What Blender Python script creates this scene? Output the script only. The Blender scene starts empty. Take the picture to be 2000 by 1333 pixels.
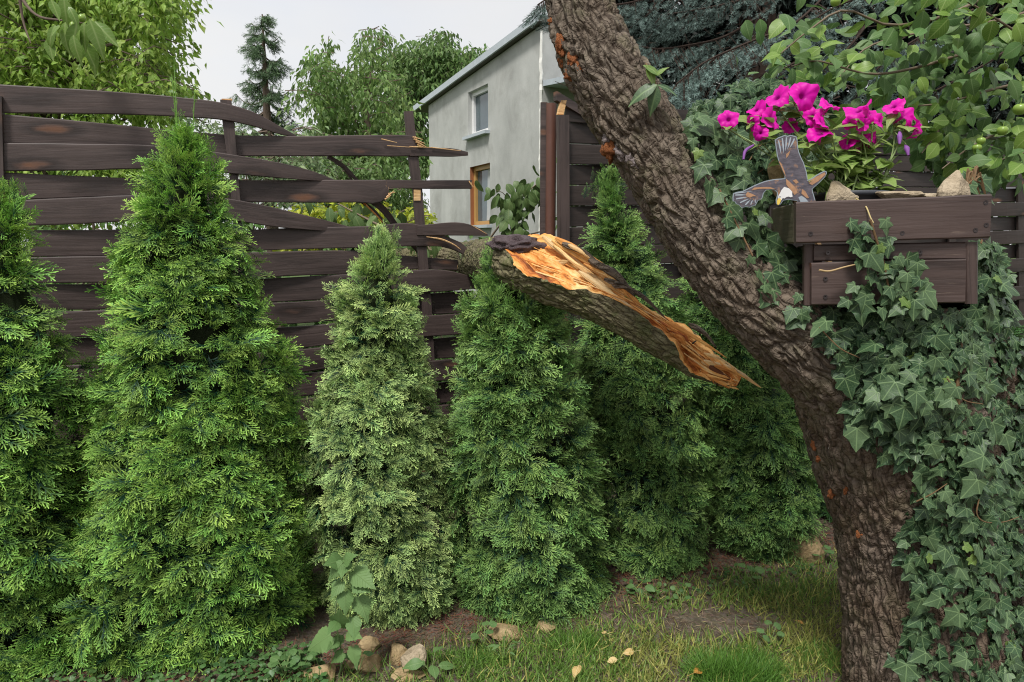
import bpy, math, random
import numpy as np

# ------------------------------------------------------------------ camera, sky, sun, exposure
sc = bpy.context.scene
F = 2000 * 24 / 36.0
PITCH = math.atan(186.5 / F)
CAMZ = 1.65
cam_d = bpy.data.cameras.new("camera")
cam_d.lens = 24; cam_d.sensor_width = 36; cam_d.clip_start = 0.05; cam_d.clip_end = 900
cam = bpy.data.objects.new("camera", cam_d)
cam.location = (0, 0, CAMZ); cam.rotation_euler = (math.pi / 2 - PITCH, 0, 0)
sc.collection.objects.link(cam); sc.camera = cam

SUN_EL, SUN_AZ = 58, 205      # azimuth clockwise from +Y (behind the camera, a little to the left)
w = bpy.data.worlds.new("World"); sc.world = w; w.use_nodes = True
wn, wl = w.node_tree.nodes, w.node_tree.links
bg = wn["Background"]; bg.inputs[1].default_value = 0.1
sky = wn.new("ShaderNodeTexSky"); sky.sky_type = 'NISHITA'; sky.sun_disc = False
sky.sun_elevation = math.radians(SUN_EL); sky.sun_rotation = math.radians(SUN_AZ)
tc = wn.new("ShaderNodeTexCoord"); mp = wn.new("ShaderNodeMapping")
mp.inputs['Scale'].default_value = (1.0, 1.0, 2.6); mp.inputs['Location'].default_value = (0.35, 0.1, 0.2)
nz = wn.new("ShaderNodeTexNoise"); nz.inputs['Scale'].default_value = 2.6; nz.inputs['Detail'].default_value = 6
nz.inputs['Roughness'].default_value = 0.5
rp = wn.new("ShaderNodeValToRGB")
rp.color_ramp.elements[0].position = 0.30; rp.color_ramp.elements[0].color = (0.9, 0.9, 0.9, 1)
rp.color_ramp.elements[1].position = 0.46; rp.color_ramp.elements[1].color = (0.985, 0.985, 0.985, 1)
nz2 = wn.new("ShaderNodeTexNoise"); nz2.inputs['Scale'].default_value = 1.7; nz2.inputs['Detail'].default_value = 5
rp2 = wn.new("ShaderNodeValToRGB")
rp2.color_ramp.elements[0].position = 0.3; rp2.color_ramp.elements[0].color = (2.95, 2.98, 3.1, 1)
rp2.color_ramp.elements[1].position = 0.7; rp2.color_ramp.elements[1].color = (3.4, 3.4, 3.38, 1)
mx = wn.new("ShaderNodeMix"); mx.data_type = 'RGBA'
wl.new(tc.outputs['Generated'], mp.inputs[0]); wl.new(mp.outputs[0], nz.inputs[0]); wl.new(mp.outputs[0], nz2.inputs[0])
wl.new(nz.outputs['Fac'], rp.inputs[0]); wl.new(nz2.outputs['Fac'], rp2.inputs[0])
wl.new(rp.outputs[0], mx.inputs[0]); wl.new(sky.outputs[0], mx.inputs[6]); wl.new(rp2.outputs[0], mx.inputs[7])
wl.new(mx.outputs[2], bg.inputs[0])

sl = bpy.data.lights.new("sun", 'SUN'); sl.energy = 1.5; sl.angle = math.radians(11); sl.color = (1, 0.96, 0.9)
so = bpy.data.objects.new("sun", sl); sc.collection.objects.link(so)
# direction the light travels
_az = math.radians(SUN_AZ); _el = math.radians(SUN_EL)
sdir = np.array([math.sin(_az) * math.cos(_el), math.cos(_az) * math.cos(_el), math.sin(_el)])
from mathutils import Vector, Matrix
so.rotation_euler = Vector(sdir).to_track_quat('Z', 'Y').to_euler()
vs = sc.view_settings
vs.view_transform = 'Standard'; vs.look = 'None'; vs.exposure = 1.4; vs.gamma = 1; vs.use_curve_mapping = False
sc.cycles.max_bounces = 7; sc.cycles.diffuse_bounces = 4; sc.cycles.glossy_bounces = 2
sc.cycles.transmission_bounces = 4; sc.cycles.transparent_max_bounces = 4
sc.cycles.filter_width = 1.1; sc.cycles.use_denoising = True; sc.cycles.denoising_prefilter = 'NONE'
sc.cycles.caustics_reflective = False; sc.cycles.caustics_refractive = False

# ------------------------------------------------------------------ helpers
rng = np.random.default_rng(7)
CAM = np.array([0, 0, CAMZ])
cp, sp = math.cos(PITCH), math.sin(PITCH)

def ray(px, py):
    dx = (np.asarray(px, float) - 1000) / F; dy = -(np.asarray(py, float) - 666.5) / F
    return np.stack([dx, cp + dy * sp, -sp + dy * cp + 0 * dx], -1)
def P(px, py, Y):
    "the world point at distance Y in front of the camera on the line of sight of a photo pixel"
    d = ray(px, py); t = np.asarray(Y, float) / d[..., 1]
    return CAM + d * t[..., None]
def GP(px, py, z=0.0):
    d = ray(px, py); t = (z - CAMZ) / d[..., 2]
    return CAM + d * t[..., None]
def PL(px, py, A, B, off=0.0):
    "point on the vertical plane through ground points A, B (shifted by off towards the camera side)"
    A = np.asarray(A, float); B = np.asarray(B, float)
    t = (B - A) / np.linalg.norm(B - A); n = np.array([t[1], -t[0]])   # towards the camera
    d = ray(px, py); off = np.asarray(off, float)
    num = (A[0] * n[0] + A[1] * n[1]) + off
    s = num / (d[..., 0] * n[0] + d[..., 1] * n[1])
    return CAM + d * s[..., None]

def hsh(ix, iy, iz, seed):
    h = (ix.astype(np.int64) * 374761393 + iy.astype(np.int64) * 668265263 + iz.astype(np.int64) * 2147483647 + seed * 974711) & 0xffffffff
    h = ((h ^ (h >> 13)) * 1274126177) & 0xffffffff
    h = (h ^ (h >> 16)) & 0xffff
    return h / 32767.5 - 1
def vn(p, seed=0):
    p = np.asarray(p, float); i = np.floor(p).astype(np.int64); f = p - i; f = f * f * (3 - 2 * f)
    x, y, z = i[..., 0], i[..., 1], i[..., 2]; r = 0
    for a in (0, 1):
        for b in (0, 1):
            for c in (0, 1):
                wgt = (f[..., 0] if a else 1 - f[..., 0]) * (f[..., 1] if b else 1 - f[..., 1]) * (f[..., 2] if c else 1 - f[..., 2])
                r = r + wgt * hsh(x + a, y + b, z + c, seed)
    return r
def fbm(p, oct=4, seed=0, gain=.5):
    p = np.asarray(p, float); r = 0; a = 1; s = 0
    for k in range(oct):
        r = r + a * vn(p * 2 ** k + 17.3 * k, seed + k); s += a; a *= gain
    return r / s

def norm(v):
    v = np.asarray(v, float); return v / np.maximum(np.linalg.norm(v, axis=-1, keepdims=True), 1e-9)
def catmull(xs, ys, x):
    xs = np.asarray(xs, float); ys = np.asarray(ys, float); x = np.asarray(x, float)
    if len(xs) < 3: return np.interp(x, xs, ys) if ys.ndim == 1 else np.stack([np.interp(x, xs, ys[:, k]) for k in range(ys.shape[1])], -1)
    m = np.gradient(ys, xs, axis=0)
    i = np.clip(np.searchsorted(xs, x) - 1, 0, len(xs) - 2)
    h = xs[i + 1] - xs[i]; t = (x - xs[i]) / h
    h00 = 2*t**3 - 3*t**2 + 1; h10 = t**3 - 2*t**2 + t; h01 = -2*t**3 + 3*t**2; h11 = t**3 - t**2
    if ys.ndim > 1: h00, h10, h01, h11, h = [q[:, None] for q in (h00, h10, h01, h11, h)]
    return h00 * ys[i] + h10 * h * m[i] + h01 * ys[i + 1] + h11 * h * m[i + 1]
def path3(pts, n):
    "smooth 3-D path through points"
    pts = np.asarray(pts, float); k = np.arange(len(pts))
    return catmull(k, pts, np.linspace(0, len(pts) - 1, n))

class MB:
    def __init__(s): s.v = []; s.f = []; s.uv = []; s.c = []; s.mi = []; s.n = 0
    def add(s, v, f, uv=None, col=None, mi=0):
        v = np.asarray(v, float).reshape(-1, 3); f = np.asarray(f, np.int64)
        s.v.append(v); s.f.append(f + s.n); s.n += len(v)
        s.uv.append(np.zeros((len(v), 2)) if uv is None else np.asarray(uv, float).reshape(-1, 2))
        if col is None: col = np.ones((len(v), 3))
        col = np.asarray(col, float)
        if col.ndim == 1: col = np.tile(col, (len(v), 1))
        s.c.append(col); s.mi.append(np.full(len(f), mi))
        return s
    def mesh(s, name, mats, smooth=False):
        me = bpy.data.meshes.new(name)
        V = np.concatenate(s.v); me.vertices.add(len(V)); me.vertices.foreach_set("co", V.astype(np.float32).ravel())
        loops = np.concatenate([f.ravel() for f in s.f])
        tot = np.concatenate([np.full(len(f), f.shape[1]) for f in s.f])
        st = np.concatenate([[0], np.cumsum(tot)[:-1]])
        me.loops.add(len(loops)); me.loops.foreach_set("vertex_index", loops.astype(np.int32))
        me.polygons.add(len(tot)); me.polygons.foreach_set("loop_start", st.astype(np.int32)); me.polygons.foreach_set("loop_total", tot.astype(np.int32))
        me.polygons.foreach_set("material_index", np.concatenate(s.mi).astype(np.int32))
        me.polygons.foreach_set("use_smooth", np.full(len(tot), bool(smooth)))
        uvl = me.uv_layers.new(name="UVMap"); uvl.data.foreach_set("uv", np.concatenate(s.uv)[loops].astype(np.float32).ravel())
        ca = me.color_attributes.new("Col", 'FLOAT_COLOR', 'POINT')
        C = np.concatenate([np.concatenate(s.c), np.ones((len(V), 1))], 1); ca.data.foreach_set("color", C.astype(np.float32).ravel())
        for m in (mats if isinstance(mats, (list, tuple)) else [mats]): me.materials.append(m)
        me.update(calc_edges=True)
        return me
    def build(s, name, mats, parent=None, smooth=False, **kw):
        return link(name, s.mesh(name, mats, smooth), parent, **kw)

def link(name, me, parent=None, **kw):
    o = bpy.data.objects.new(name, me); sc.collection.objects.link(o)
    if parent is not None: o.parent = parent; o.matrix_parent_inverse = Matrix.Translation(-parent.location)
    for k, v in kw.items(): o[k] = v
    return o
def thing(name, label, cat, loc=(0, 0, 0), group=None):
    o = bpy.data.objects.new(name, None); sc.collection.objects.link(o); o.location = Vector([float(q) for q in loc])
    o.empty_display_size = .1; o['label'] = label; o['category'] = cat
    if group: o['group'] = group
    return o
def tag(o, label, cat, group=None):
    o['label'] = label; o['category'] = cat
    if group: o['group'] = group
    return o

def grid_faces(nu, nv, closed=False):
    "nu rings of nv verts"
    i = np.arange(nu - 1)[:, None]; jn = nv if closed else nv - 1
    j = np.arange(jn)[None, :]; j2 = (j + 1) % nv
    return np.stack([i * nv + j, i * nv + j2, (i + 1) * nv + j2, (i + 1) * nv + j], -1).reshape(-1, 4)
def frames(pts):
    pts = np.asarray(pts, float); t = norm(np.gradient(pts, axis=0))
    up = np.array([0, 0, 1.0]) if abs(t[0][2]) < .9 else np.array([1.0, 0, 0])
    n = norm(np.cross(t[0], np.cross(up, t[0]))); N = [n]
    for k in range(1, len(pts)):
        n = N[-1] - t[k] * np.dot(N[-1], t[k]); N.append(norm(n))
    N = np.array(N); return t, N, np.cross(t, N)
def tube(pts, r, seg=8, disp=None, uvs=1.0, cap=True):
    pts = np.asarray(pts, float); n = len(pts); r = np.broadcast_to(np.asarray(r, float), (n,))
    t, N, B = frames(pts); L = np.concatenate([[0], np.cumsum(np.linalg.norm(np.diff(pts, axis=0), axis=1))])
    a = np.linspace(0, 2 * math.pi, seg, endpoint=False)
    R = r[:, None] * np.ones(seg)[None]
    if disp is not None: R = R + disp(a[None, :] + 0 * L[:, None], L[:, None] + 0 * a[None, :], R)
    V = pts[:, None] + R[..., None] * (np.cos(a)[None, :, None] * N[:, None] + np.sin(a)[None, :, None] * B[:, None])
    uv = np.stack([a[None] / (2 * math.pi) * 2 * math.pi * r.mean() + 0 * L[:, None], L[:, None] + 0 * a[None]], -1) * uvs
    f = grid_faces(n, seg, True)
    return V.reshape(-1, 3), f, uv.reshape(-1, 2)
def addtube(mb, pts, r, seg=6, n=None, col=None, mi=0, disp=None):
    if n: 
        rr = np.asarray(r, float)
        if rr.ndim: r = np.interp(np.linspace(0, 1, n), np.linspace(0, 1, len(rr)), rr)
        pts = path3(pts, n)
    v, f, uv = tube(pts, r, seg, disp); mb.add(v, f, uv, col, mi)
    # end caps as fans
    k = len(v) - seg
    for base, rev in ((0, True), (k, False)):
        idx = np.arange(seg) + base
        c = v[idx].mean(0)
        vv = np.vstack([v[idx], c]); ff = np.stack([np.arange(seg), (np.arange(seg) + 1) % seg, np.full(seg, seg)], -1)
        mb.add(vv, ff[:, ::-1] if rev else ff, None, col, mi)
def boxv(p0, u, v, w_):
    "box from corner p0 and three edge vectors"
    p0, u, v, w_ = [np.asarray(q, float) for q in (p0, u, v, w_)]
    V = np.array([p0 + a * u + b * v + c * w_ for c in (0, 1) for b in (0, 1) for a in (0, 1)])
    Fc = np.array([[0, 2, 3, 1], [4, 5, 7, 6], [0, 1, 5, 4], [2, 6, 7, 3], [0, 4, 6, 2], [1, 3, 7, 5]])
    return V, Fc
def plank(name, p0, along, up, back, mat, parent, ch=.004, nseg=12, wob=.0015, seed=0, label=None):
    "a board with chamfered long edges and slightly uneven faces; UV in metres along / across"
    p0 = np.asarray(p0, float); along = np.asarray(along, float); up = np.asarray(up, float); back = np.asarray(back, float)
    L = np.linalg.norm(along); H = np.linalg.norm(up); D = np.linalg.norm(back); a, u, b = along / L, up / H, back / D
    prof = np.array([[ch, 0], [0, ch], [0, H - ch], [ch, H], [D - ch, H], [D, H - ch], [D, ch], [D - ch, 0]])  # (depth, height)
    s = np.linspace(0, L, nseg)
    V = p0 + s[:, None, None] * a + prof[None, :, 1:2] * u + prof[None, :, 0:1] * b
    nn = fbm(np.stack([s[:, None] * 9 + seed + 0 * prof[None, :, 0], prof[None, :, 1] * 30 + 0 * s[:, None], np.full((nseg, 8), seed * 3.3)], -1), 2)
    V = V + nn[..., None] * wob * (u - b)
    dist = np.array([0, ch, H, H + ch, H + D, H + D + ch, 2 * H + D, 2 * H + D + ch])
    uv = np.stack([s[:, None] + seed * 3.7 + 0 * dist[None], dist[None] + seed * 1.3 + 0 * s[:, None]], -1)
    mb = MB(); mb.add(V.reshape(-1, 3), grid_faces(nseg, 8, True), uv.reshape(-1, 2))
    for k, rev in ((0, False), ((nseg - 1) * 8, True)):
        ids = np.arange(8)[None]; vv = V.reshape(-1, 3)[k:k + 8]
        mb.add(vv, ids[:, ::-1] if rev else ids, np.stack([prof[:, 0] * .05 + seed, prof[:, 1]], -1))
    kw = {'label': label} if label else {}
    return mb.build(name, mat, parent, **kw)

def basis(tip, nrm):
    "rotation matrices (N,3,3): local y -> tip, local z -> nrm (orthogonalised)"
    t = norm(tip); n = np.asarray(nrm, float); n = norm(n - t * (n * t).sum(-1, keepdims=True)); x = np.cross(t, n)
    return np.stack([x, t, n], -1)
def scatter(mb, T, pos, R, scale, tint=None, mi=0):
    "copy a template (verts, faces, uv, col) onto many frames"
    V, Fc, UV, C = T; N = len(pos); k = len(V); scale = np.asarray(scale, float)
    if scale.ndim == 1: scale = scale[:, None]
    W = np.einsum('nij,nkj->nki', R, V[None] * scale[:, None, :]) + np.asarray(pos)[:, None]
    FF = (Fc[None] + (np.arange(N) * k)[:, None, None]).reshape(-1, Fc.shape[1])
    col = np.tile(C[None], (N, 1, 1))
    if tint is not None: col = col * np.asarray(tint)[:, None, :]
    mb.add(W.reshape(-1, 3), FF, np.tile(UV, (N, 1)), col.reshape(-1, 3), mi)
def rnd(n, a=0., b=1.): return rng.uniform(a, b, n)
def rdir(n):
    return norm(rng.normal(size=(n, 3)))
def tints(n, v=.2, h=.08):
    b = 1 + rnd(n, -v, v); return np.stack([b * (1 + rnd(n, -h, h)), b, b * (1 + rnd(n, -h, h))], -1)
def inpoly(poly, x, y):
    poly = np.asarray(poly, float); x0, y0 = poly[:, 0], poly[:, 1]; x1, y1 = np.roll(x0, -1), np.roll(y0, -1); c = np.zeros(len(x), bool)
    for a, b, d, e in zip(x0, y0, x1, y1):
        if b == e: continue
        k = ((b > y) != (e > y)) & (x < (d - a) * (y - b) / (e - b) + a); c ^= k
    return c
def psample(poly, n):
    poly = np.asarray(poly, float); lo, hi = poly.min(0), poly.max(0); o = []; c = 0
    while c < n:
        q = rng.uniform(lo, hi, (n * 2, 2)); q = q[inpoly(poly, q[:, 0], q[:, 1])]; o.append(q); c += len(q)
    return np.concatenate(o)[:n]

# ------------------------------------------------------------------ materials
class NT:
    def __init__(s, name):
        s.m = bpy.data.materials.new(name); s.m.use_nodes = True; s.t = s.m.node_tree; s.n = s.t.nodes; s.l = s.t.links
        s.b = s.n["Principled BSDF"]; s.out = s.n["Material Output"]
    def node(s, typ, ins=None, **kw):
        n = s.n.new(typ)
        for k, v in kw.items(): setattr(n, k, v)
        for k, v in (ins or {}).items(): s.set(n.inputs[k], v)
        return n
    def set(s, sock, v):
        if isinstance(v, bpy.types.NodeSocket): s.l.new(v, sock)
        elif isinstance(v, bpy.types.Node): s.l.new(v.outputs[0], sock)
        else:
            if sock.type == 'RGBA' and len(v) == 3: v = (*v, 1)
            sock.default_value = v
    def math(s, op, a, b=0.0, c=0.0):
        n = s.node("ShaderNodeMath", operation=op); s.set(n.inputs[0], a); s.set(n.inputs[1], b); s.set(n.inputs[2], c); return n.outputs[0]
    def mix(s, f, a, b, mode='MIX'):
        n = s.node("ShaderNodeMix", data_type='RGBA', blend_type=mode); s.set(n.inputs[0], f); s.set(n.inputs[6], a); s.set(n.inputs[7], b); return n.outputs[2]
    def noise(s, vec, scale, detail=4, rough=.55, dist=0, out=0):
        n = s.node("ShaderNodeTexNoise", {'Scale': scale, 'Detail': detail, 'Roughness': rough, 'Distortion': dist})
        if vec is not None: s.set(n.inputs[0], vec)
        return n.outputs[out]
    def voro(s, vec, scale, feature='F1', rnds=1.0):
        n = s.node("ShaderNodeTexVoronoi", {'Scale': scale, 'Randomness': rnds}, feature=feature)
        if vec is not None: s.set(n.inputs[0], vec)
        return n
    def ramp(s, f, stops):
        n = s.node("ShaderNodeValToRGB"); s.set(n.inputs[0], f); e = n.color_ramp.elements
        while len(e) < len(stops): e.new(.5)
        for k, (p, c) in enumerate(stops):
            e[k].position = p; e[k].color = (*c, 1) if not np.isscalar(c) else (c, c, c, 1)
        return n.outputs[0]
    def mapping(s, vec, scale=(1, 1, 1), loc=(0, 0, 0), rot=(0, 0, 0)):
        n = s.node("ShaderNodeMapping", {'Scale': scale, 'Location': loc, 'Rotation': rot}); s.set(n.inputs[0], vec); return n.outputs[0]
    def uv(s): return s.node("ShaderNodeTexCoord").outputs['UV']
    def obj(s): return s.node("ShaderNodeTexCoord").outputs['Object']
    def pos(s): return s.node("ShaderNodeNewGeometry").outputs['Position']
    def col(s): return s.node("ShaderNodeAttribute", attribute_name="Col").outputs['Color']
    def bump(s, h, strength=.5, dist=.01):
        n = s.node("ShaderNodeBump", {'Strength': strength, 'Distance': dist}); s.set(n.inputs['Height'], h); s.set(s.b.inputs['Normal'], n.outputs[0])
        return n.outputs[0]
    def done(s, color=None, rough=.6, spec=.5, trans=0, tcol=None):
        if color is not None: s.set(s.b.inputs['Base Color'], color)
        s.set(s.b.inputs['Roughness'], rough); s.set(s.b.inputs['Specular IOR Level'], spec)
        if trans:
            tr = s.node("ShaderNodeBsdfTranslucent"); s.set(tr.inputs[0], tcol if tcol is not None else color)
            mxs = s.node("ShaderNodeMixShader"); mxs.inputs[0].default_value = trans
            s.l.new(s.b.outputs[0], mxs.inputs[1]); s.l.new(tr.outputs[0], mxs.inputs[2]); s.l.new(mxs.outputs[0], s.out.inputs[0])
        return s.m

def leafmat(name, ca, cb, vein=None, kind=None, trans=.25, rough=.45, spec=.4, scale=4.0, bump=.3):
    m = NT(name); uv = m.uv()
    rnd_ = m.node("ShaderNodeObjectInfo").outputs['Random']
    nse = m.noise(m.pos(), scale, 3)
    f = m.math('ADD', m.math('MULTIPLY', rnd_, .5), m.math('MULTIPLY', nse, 1.0)); f = m.math('SUBTRACT', f, .3)
    c = m.mix(f, ca, cb); c = m.mix(1.0, c, m.col(), 'MULTIPLY')
    if vein is not None:
        sx = m.node("ShaderNodeSeparateXYZ"); m.set(sx.inputs[0], uv); x = m.math('ABSOLUTE', sx.outputs[0]); y = sx.outputs[1]
        d = x
        if kind == 'ivy':
            for a, b in ((.777, .629), (.982, -.187)):
                q = m.math('ABSOLUTE', m.math('SUBTRACT', m.math('MULTIPLY', x, b), m.math('MULTIPLY', y, a))); d = m.math('MINIMUM', d, q)
            vv = m.ramp(d, [(0.0, .7), (.014, .4), (.035, 0)])
            nz_ = m.voro(uv, 9, 'DISTANCE_TO_EDGE').outputs[0]
            vv = m.math('MAXIMUM', vv, m.math('MULTIPLY', m.ramp(nz_, [(0, 1), (.06, 0)]), .25))
        else:
            side = m.math('PINGPONG', m.math('SUBTRACT', y, m.math('MULTIPLY', x, .9)), .06)
            v1 = m.ramp(d, [(0.0, .8), (.03, 0)]); v2 = m.ramp(side, [(0, .45), (.012, 0)])
            vv = m.math('MAXIMUM', v1, v2)
        c = m.mix(vv, c, vein)
        m.bump(vv, bump, .002)
    return m.done(c, rough, spec, trans)

def darkwood(name, ca=(.036, .025, .023), cb=(.068, .048, .044), knot=(.16, .07, .035), rough=.5, wear=0.0):
    m = NT(name); uv = m.uv()
    g = m.noise(m.mapping(uv, (3, 60, 1)), 1, 6, .65, .6); g2 = m.noise(m.mapping(uv, (.8, 14, 1)), 1, 5, .6, 2.2)
    big = m.noise(m.mapping(uv, (2.2, 5, 1)), 1, 3)
    c = m.mix(m.ramp(g, [(.3, 0), (.7, 1)]), ca, cb)
    c = m.mix(m.ramp(g2, [(.50, 0), (.56, .55), (.62, 0)]), c, tuple(q * .45 for q in ca))
    c = m.mix(m.ramp(big, [(.35, .35), (.65, 0)]), c, tuple(q * 1.9 for q in cb))
    kadd = m.node('ShaderNodeVectorMath', operation='ADD'); ksc = m.node('ShaderNodeVectorMath', operation='SCALE'); m.set(ksc.inputs[0], m.noise(m.mapping(uv, (14, 40, 1)), 1, 4, .6, out=1)); ksc.inputs['Scale'].default_value = .16
    m.set(kadd.inputs[0], m.mapping(uv, (1.9, 7, 1))); m.set(kadd.inputs[1], ksc.outputs[0]); kn = m.voro(kadd.outputs[0], 1)
    kd = kn.outputs['Distance']
    c = m.mix(m.ramp(kd, [(.07, .85), (.14, .3), (.22, 0)]), c, knot)
    c = m.mix(m.ramp(kd, [(.12, 0), (.19, .7), (.33, 0)]), c, tuple(q * .35 for q in ca))
    if wear:
        wn_ = m.noise(m.mapping(uv, (6, 90, 1)), 1, 6, .7); c = m.mix(m.math('MULTIPLY', m.ramp(wn_, [(.62, 0), (.7, 1)]), wear), c, (.28, .22, .17))
    m.bump(m.math('ADD', m.math('MULTIPLY', g, .7), g2), .45, .004)
    return m.done(c, m.math('ADD', m.math('MULTIPLY', g, .25), rough - .1), .45)

def rawwood(name, stops):
    m = NT(name); uv = m.uv()
    g = m.noise(m.mapping(uv, (4, 70, 1)), 1, 7, .7, .4); b = m.noise(m.mapping(uv, (3.5, 13, 1)), 1, 4, .6, 1.2)
    c = m.ramp(m.math('ADD', m.math('MULTIPLY', g, .35), m.math('MULTIPLY', b, .65)), stops)
    dk = m.noise(m.mapping(uv, (6, 30, 1), (3, 3, 0)), 1, 4); c = m.mix(m.ramp(dk, [(.62, 0), (.72, .8)]), c, (.16, .05, .02))
    m.bump(m.math('ADD', g, b), .9, .008)
    return m.done(c, .6, .3)

def barkmat(name, ca, cb, cc, moss=0.0, sx=1.0, strength=1.0):
    "bark in UV metres (u round, v along)"
    m = NT(name); uv = m.uv(); o = m.obj()
    wv = m.node("ShaderNodeVectorMath", operation='ADD')
    nn = m.noise(m.mapping(o, (9, 9, 9)), 1, 3, out=1); sc_ = m.node("ShaderNodeVectorMath", operation='SCALE'); m.set(sc_.inputs[0], nn); sc_.inputs['Scale'].default_value = .06
    m.set(wv.inputs[0], m.col()); m.set(wv.inputs[1], sc_.outputs[0])
    # Col carries (round, along, 0) metres
    v = m.voro(m.mapping(wv.outputs[0], (42 * sx, 11 * sx, 1)), 1, 'DISTANCE_TO_EDGE').outputs[0]
    v2 = m.voro(m.mapping(wv.outputs[0], (70 * sx, 60 * sx, 1)), 1, 'DISTANCE_TO_EDGE').outputs[0]
    n1 = m.noise(m.mapping(wv.outputs[0], (60, 26, 1)), 1, 6, .7); n2 = m.noise(o, 5, 5, .6)
    n3 = m.noise(m.mapping(wv.outputs[0], (9, 110, 1)), 1, 4, .6)
    c = m.mix(m.ramp(n1, [(.3, 0), (.7, 1)]), ca, cb)
    c = m.mix(m.ramp(n2, [(.42, 0), (.62, .7)]), c, cc)
    fis = m.ramp(m.math('ADD', v, m.math('MULTIPLY', n1, .12)), [(.04, 1), (.16, 0)])
    c = m.mix(m.math('MULTIPLY', fis, .8), c, (.035, .022, .015))
    if moss:
        n4 = m.noise(o, 11, 5, .7); c = m.mix(m.math('MULTIPLY', m.ramp(n4, [(.5, 0), (.62, 1)]), moss), c, (.12, .13, .05))
    h = m.math('ADD', m.math('MULTIPLY', m.ramp(v, [(0, 0), (.22, 1)]), 1.0), m.math('MULTIPLY', n1, .8))
    h = m.math('ADD', h, m.math('MULTIPLY', m.ramp(v2, [(0, 0), (.15, 1)]), .25)); h = m.math('ADD', h, m.math('MULTIPLY', n3, .45))
    m.bump(h, .85 * strength, .012)
    return m.done(c, .78, .25)

def plain(name, color, rough=.6, spec=.5, var=.15, scale=8, bump=0, metal=0):
    m = NT(name); n = m.noise(m.obj(), scale, 5); c = m.mix(n, tuple(q * (1 - var) for q in color), tuple(min(1, q * (1 + var)) for q in color))
    if bump: m.bump(m.noise(m.obj(), scale * 4, 6), bump, .01)
    m.b.inputs['Metallic'].default_value = metal
    return m.done(c, rough, spec)
def stonemat(name, a, b, scale=14):
    m = NT(name); o = m.obj(); n = m.noise(o, scale, 7, .65); n2 = m.noise(o, scale * 3.5, 5, .7); v = m.voro(o, scale * 1.6).outputs['Distance']
    c = m.mix(m.ramp(n, [(.35, 0), (.65, 1)]), a, b); c = m.mix(m.ramp(n2, [(.55, 0), (.68, .6)]), c, tuple(q * .4 for q in a))
    m.bump(m.math('ADD', m.math('ADD', n, m.math('MULTIPLY', n2, .6)), m.math('MULTIPLY', v, .5)), .8, .02)
    return m.done(c, .85, .2)

# ------------------------------------------------------------------ leaf templates: (verts, tri faces, uv, col)
def leaf_template(outline, fold=.12, droop=.2, curl=0.0, seed=0):
    r = np.random.default_rng(seed); right = np.array(outline, float)
    left = right[::-1].copy(); left[:, 0] *= -1
    left = left[1:] if abs(left[0, 0]) < 1e-6 else left
    left = left[:-1] if abs(left[-1, 0]) < 1e-6 else left
    rim = np.vstack([right, left]); mids = np.array([[0, .15], [0, .5], [0, .78]])
    V2 = np.vstack([rim, mids]); n = len(rim); F3 = []
    for k in range(n):
        a, b = k, (k + 1) % n; y = (rim[a, 1] + rim[b, 1]) / 2
        mk = 0 if y < .32 else (1 if y < .66 else 2)
        F3.append((a, b, n + mk))
    # fill between mids where the fan switches centre
    def sw(side):
        ks = range(len(right) - 1) if side > 0 else range(len(right) - 1, n)
        prev = None; 
        for k in ks:
            a, b = k, (k + 1) % n; y = (rim[a, 1] + rim[b, 1]) / 2; mk = 0 if y < .32 else (1 if y < .66 else 2)
            if prev is not None and mk != prev: F3.append((a, n + mk, n + prev))
            prev = mk
    sw(1); sw(-1)
    x, y = V2[:, 0], V2[:, 1]
    z = fold * np.abs(x) - droop * np.clip(y, 0, 2) ** 2 + curl * np.sin(x * 9 + seed) * .05 + r.normal(size=len(x)) * .012
    z -= .25 * x * x
    V = np.stack([x, y, z], -1)
    return V, np.array(F3), V2.copy(), np.ones((len(V), 3))
IVY = [leaf_template([(0, .0), (.12, -.13), (.27 + .05 * a, -.18), (.43 + .05 * a, -.10), (.38, .10), (.47, .20), (.57 + .06 * b, .37 + .05 * b), (.41, .44), (.29, .54), (.20, .75), (.08, .92), (0, 1.0 + .08 * a)], .12, .16 + .1 * b, 1, s)
       for s, (a, b) in enumerate([(0, 0), (1, .3), (-.5, .8), (.5, -.6), (-1, 0.2), (.8, 1)])]
OVAL = [leaf_template([(0, 0), (.12, .06), (.26, .22), (.33, .42), (.3, .62), (.18, .82), (.06, .95), (0, 1.04)], .25, .25 + .12 * s, 1, s) for s in range(4)]
LANCE = [leaf_template([(0, 0), (.07, .1), (.15, .3), (.17, .5), (.12, .72), (.05, .9), (0, 1.05)], .3, .3 + .2 * s, 1, s) for s in range(3)]
NETTLE = [leaf_template([(0, .05), (.16, -.04), (.28, .06), (.27, .12), (.37, .18), (.35, .25), (.40, .33), (.35, .39), (.36, .47), (.28, .52), (.28, .60), (.2, .66), (.19, .74), (.11, .8), (.09, .88), (0, 1.05)], .15, .3, 1, s) for s in range(3)]
ROUND = [leaf_template([(0, .02), (.14, -.08), (.32, .0), (.46, .2), (.48, .45), (.38, .7), (.2, .86), (0, .92)], .1, .15, 1, s) for s in range(2)]
def simple_leaf(w=.32, fold=.2, droop=.25):
    V = np.array([[0, 0, 0], [w, .4, fold * w - droop * .16], [0, 1, -droop], [-w, .4, fold * w - droop * .16], [0, .45, -droop * .2]], float)
    Fc = np.array([[0, 1, 4], [1, 2, 4], [2, 3, 4], [3, 0, 4]])
    return V, Fc, V[:, :2].copy(), np.ones((5, 3))
SLEAF = simple_leaf(); SLANCE = simple_leaf(.16, .2, .4)

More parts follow.
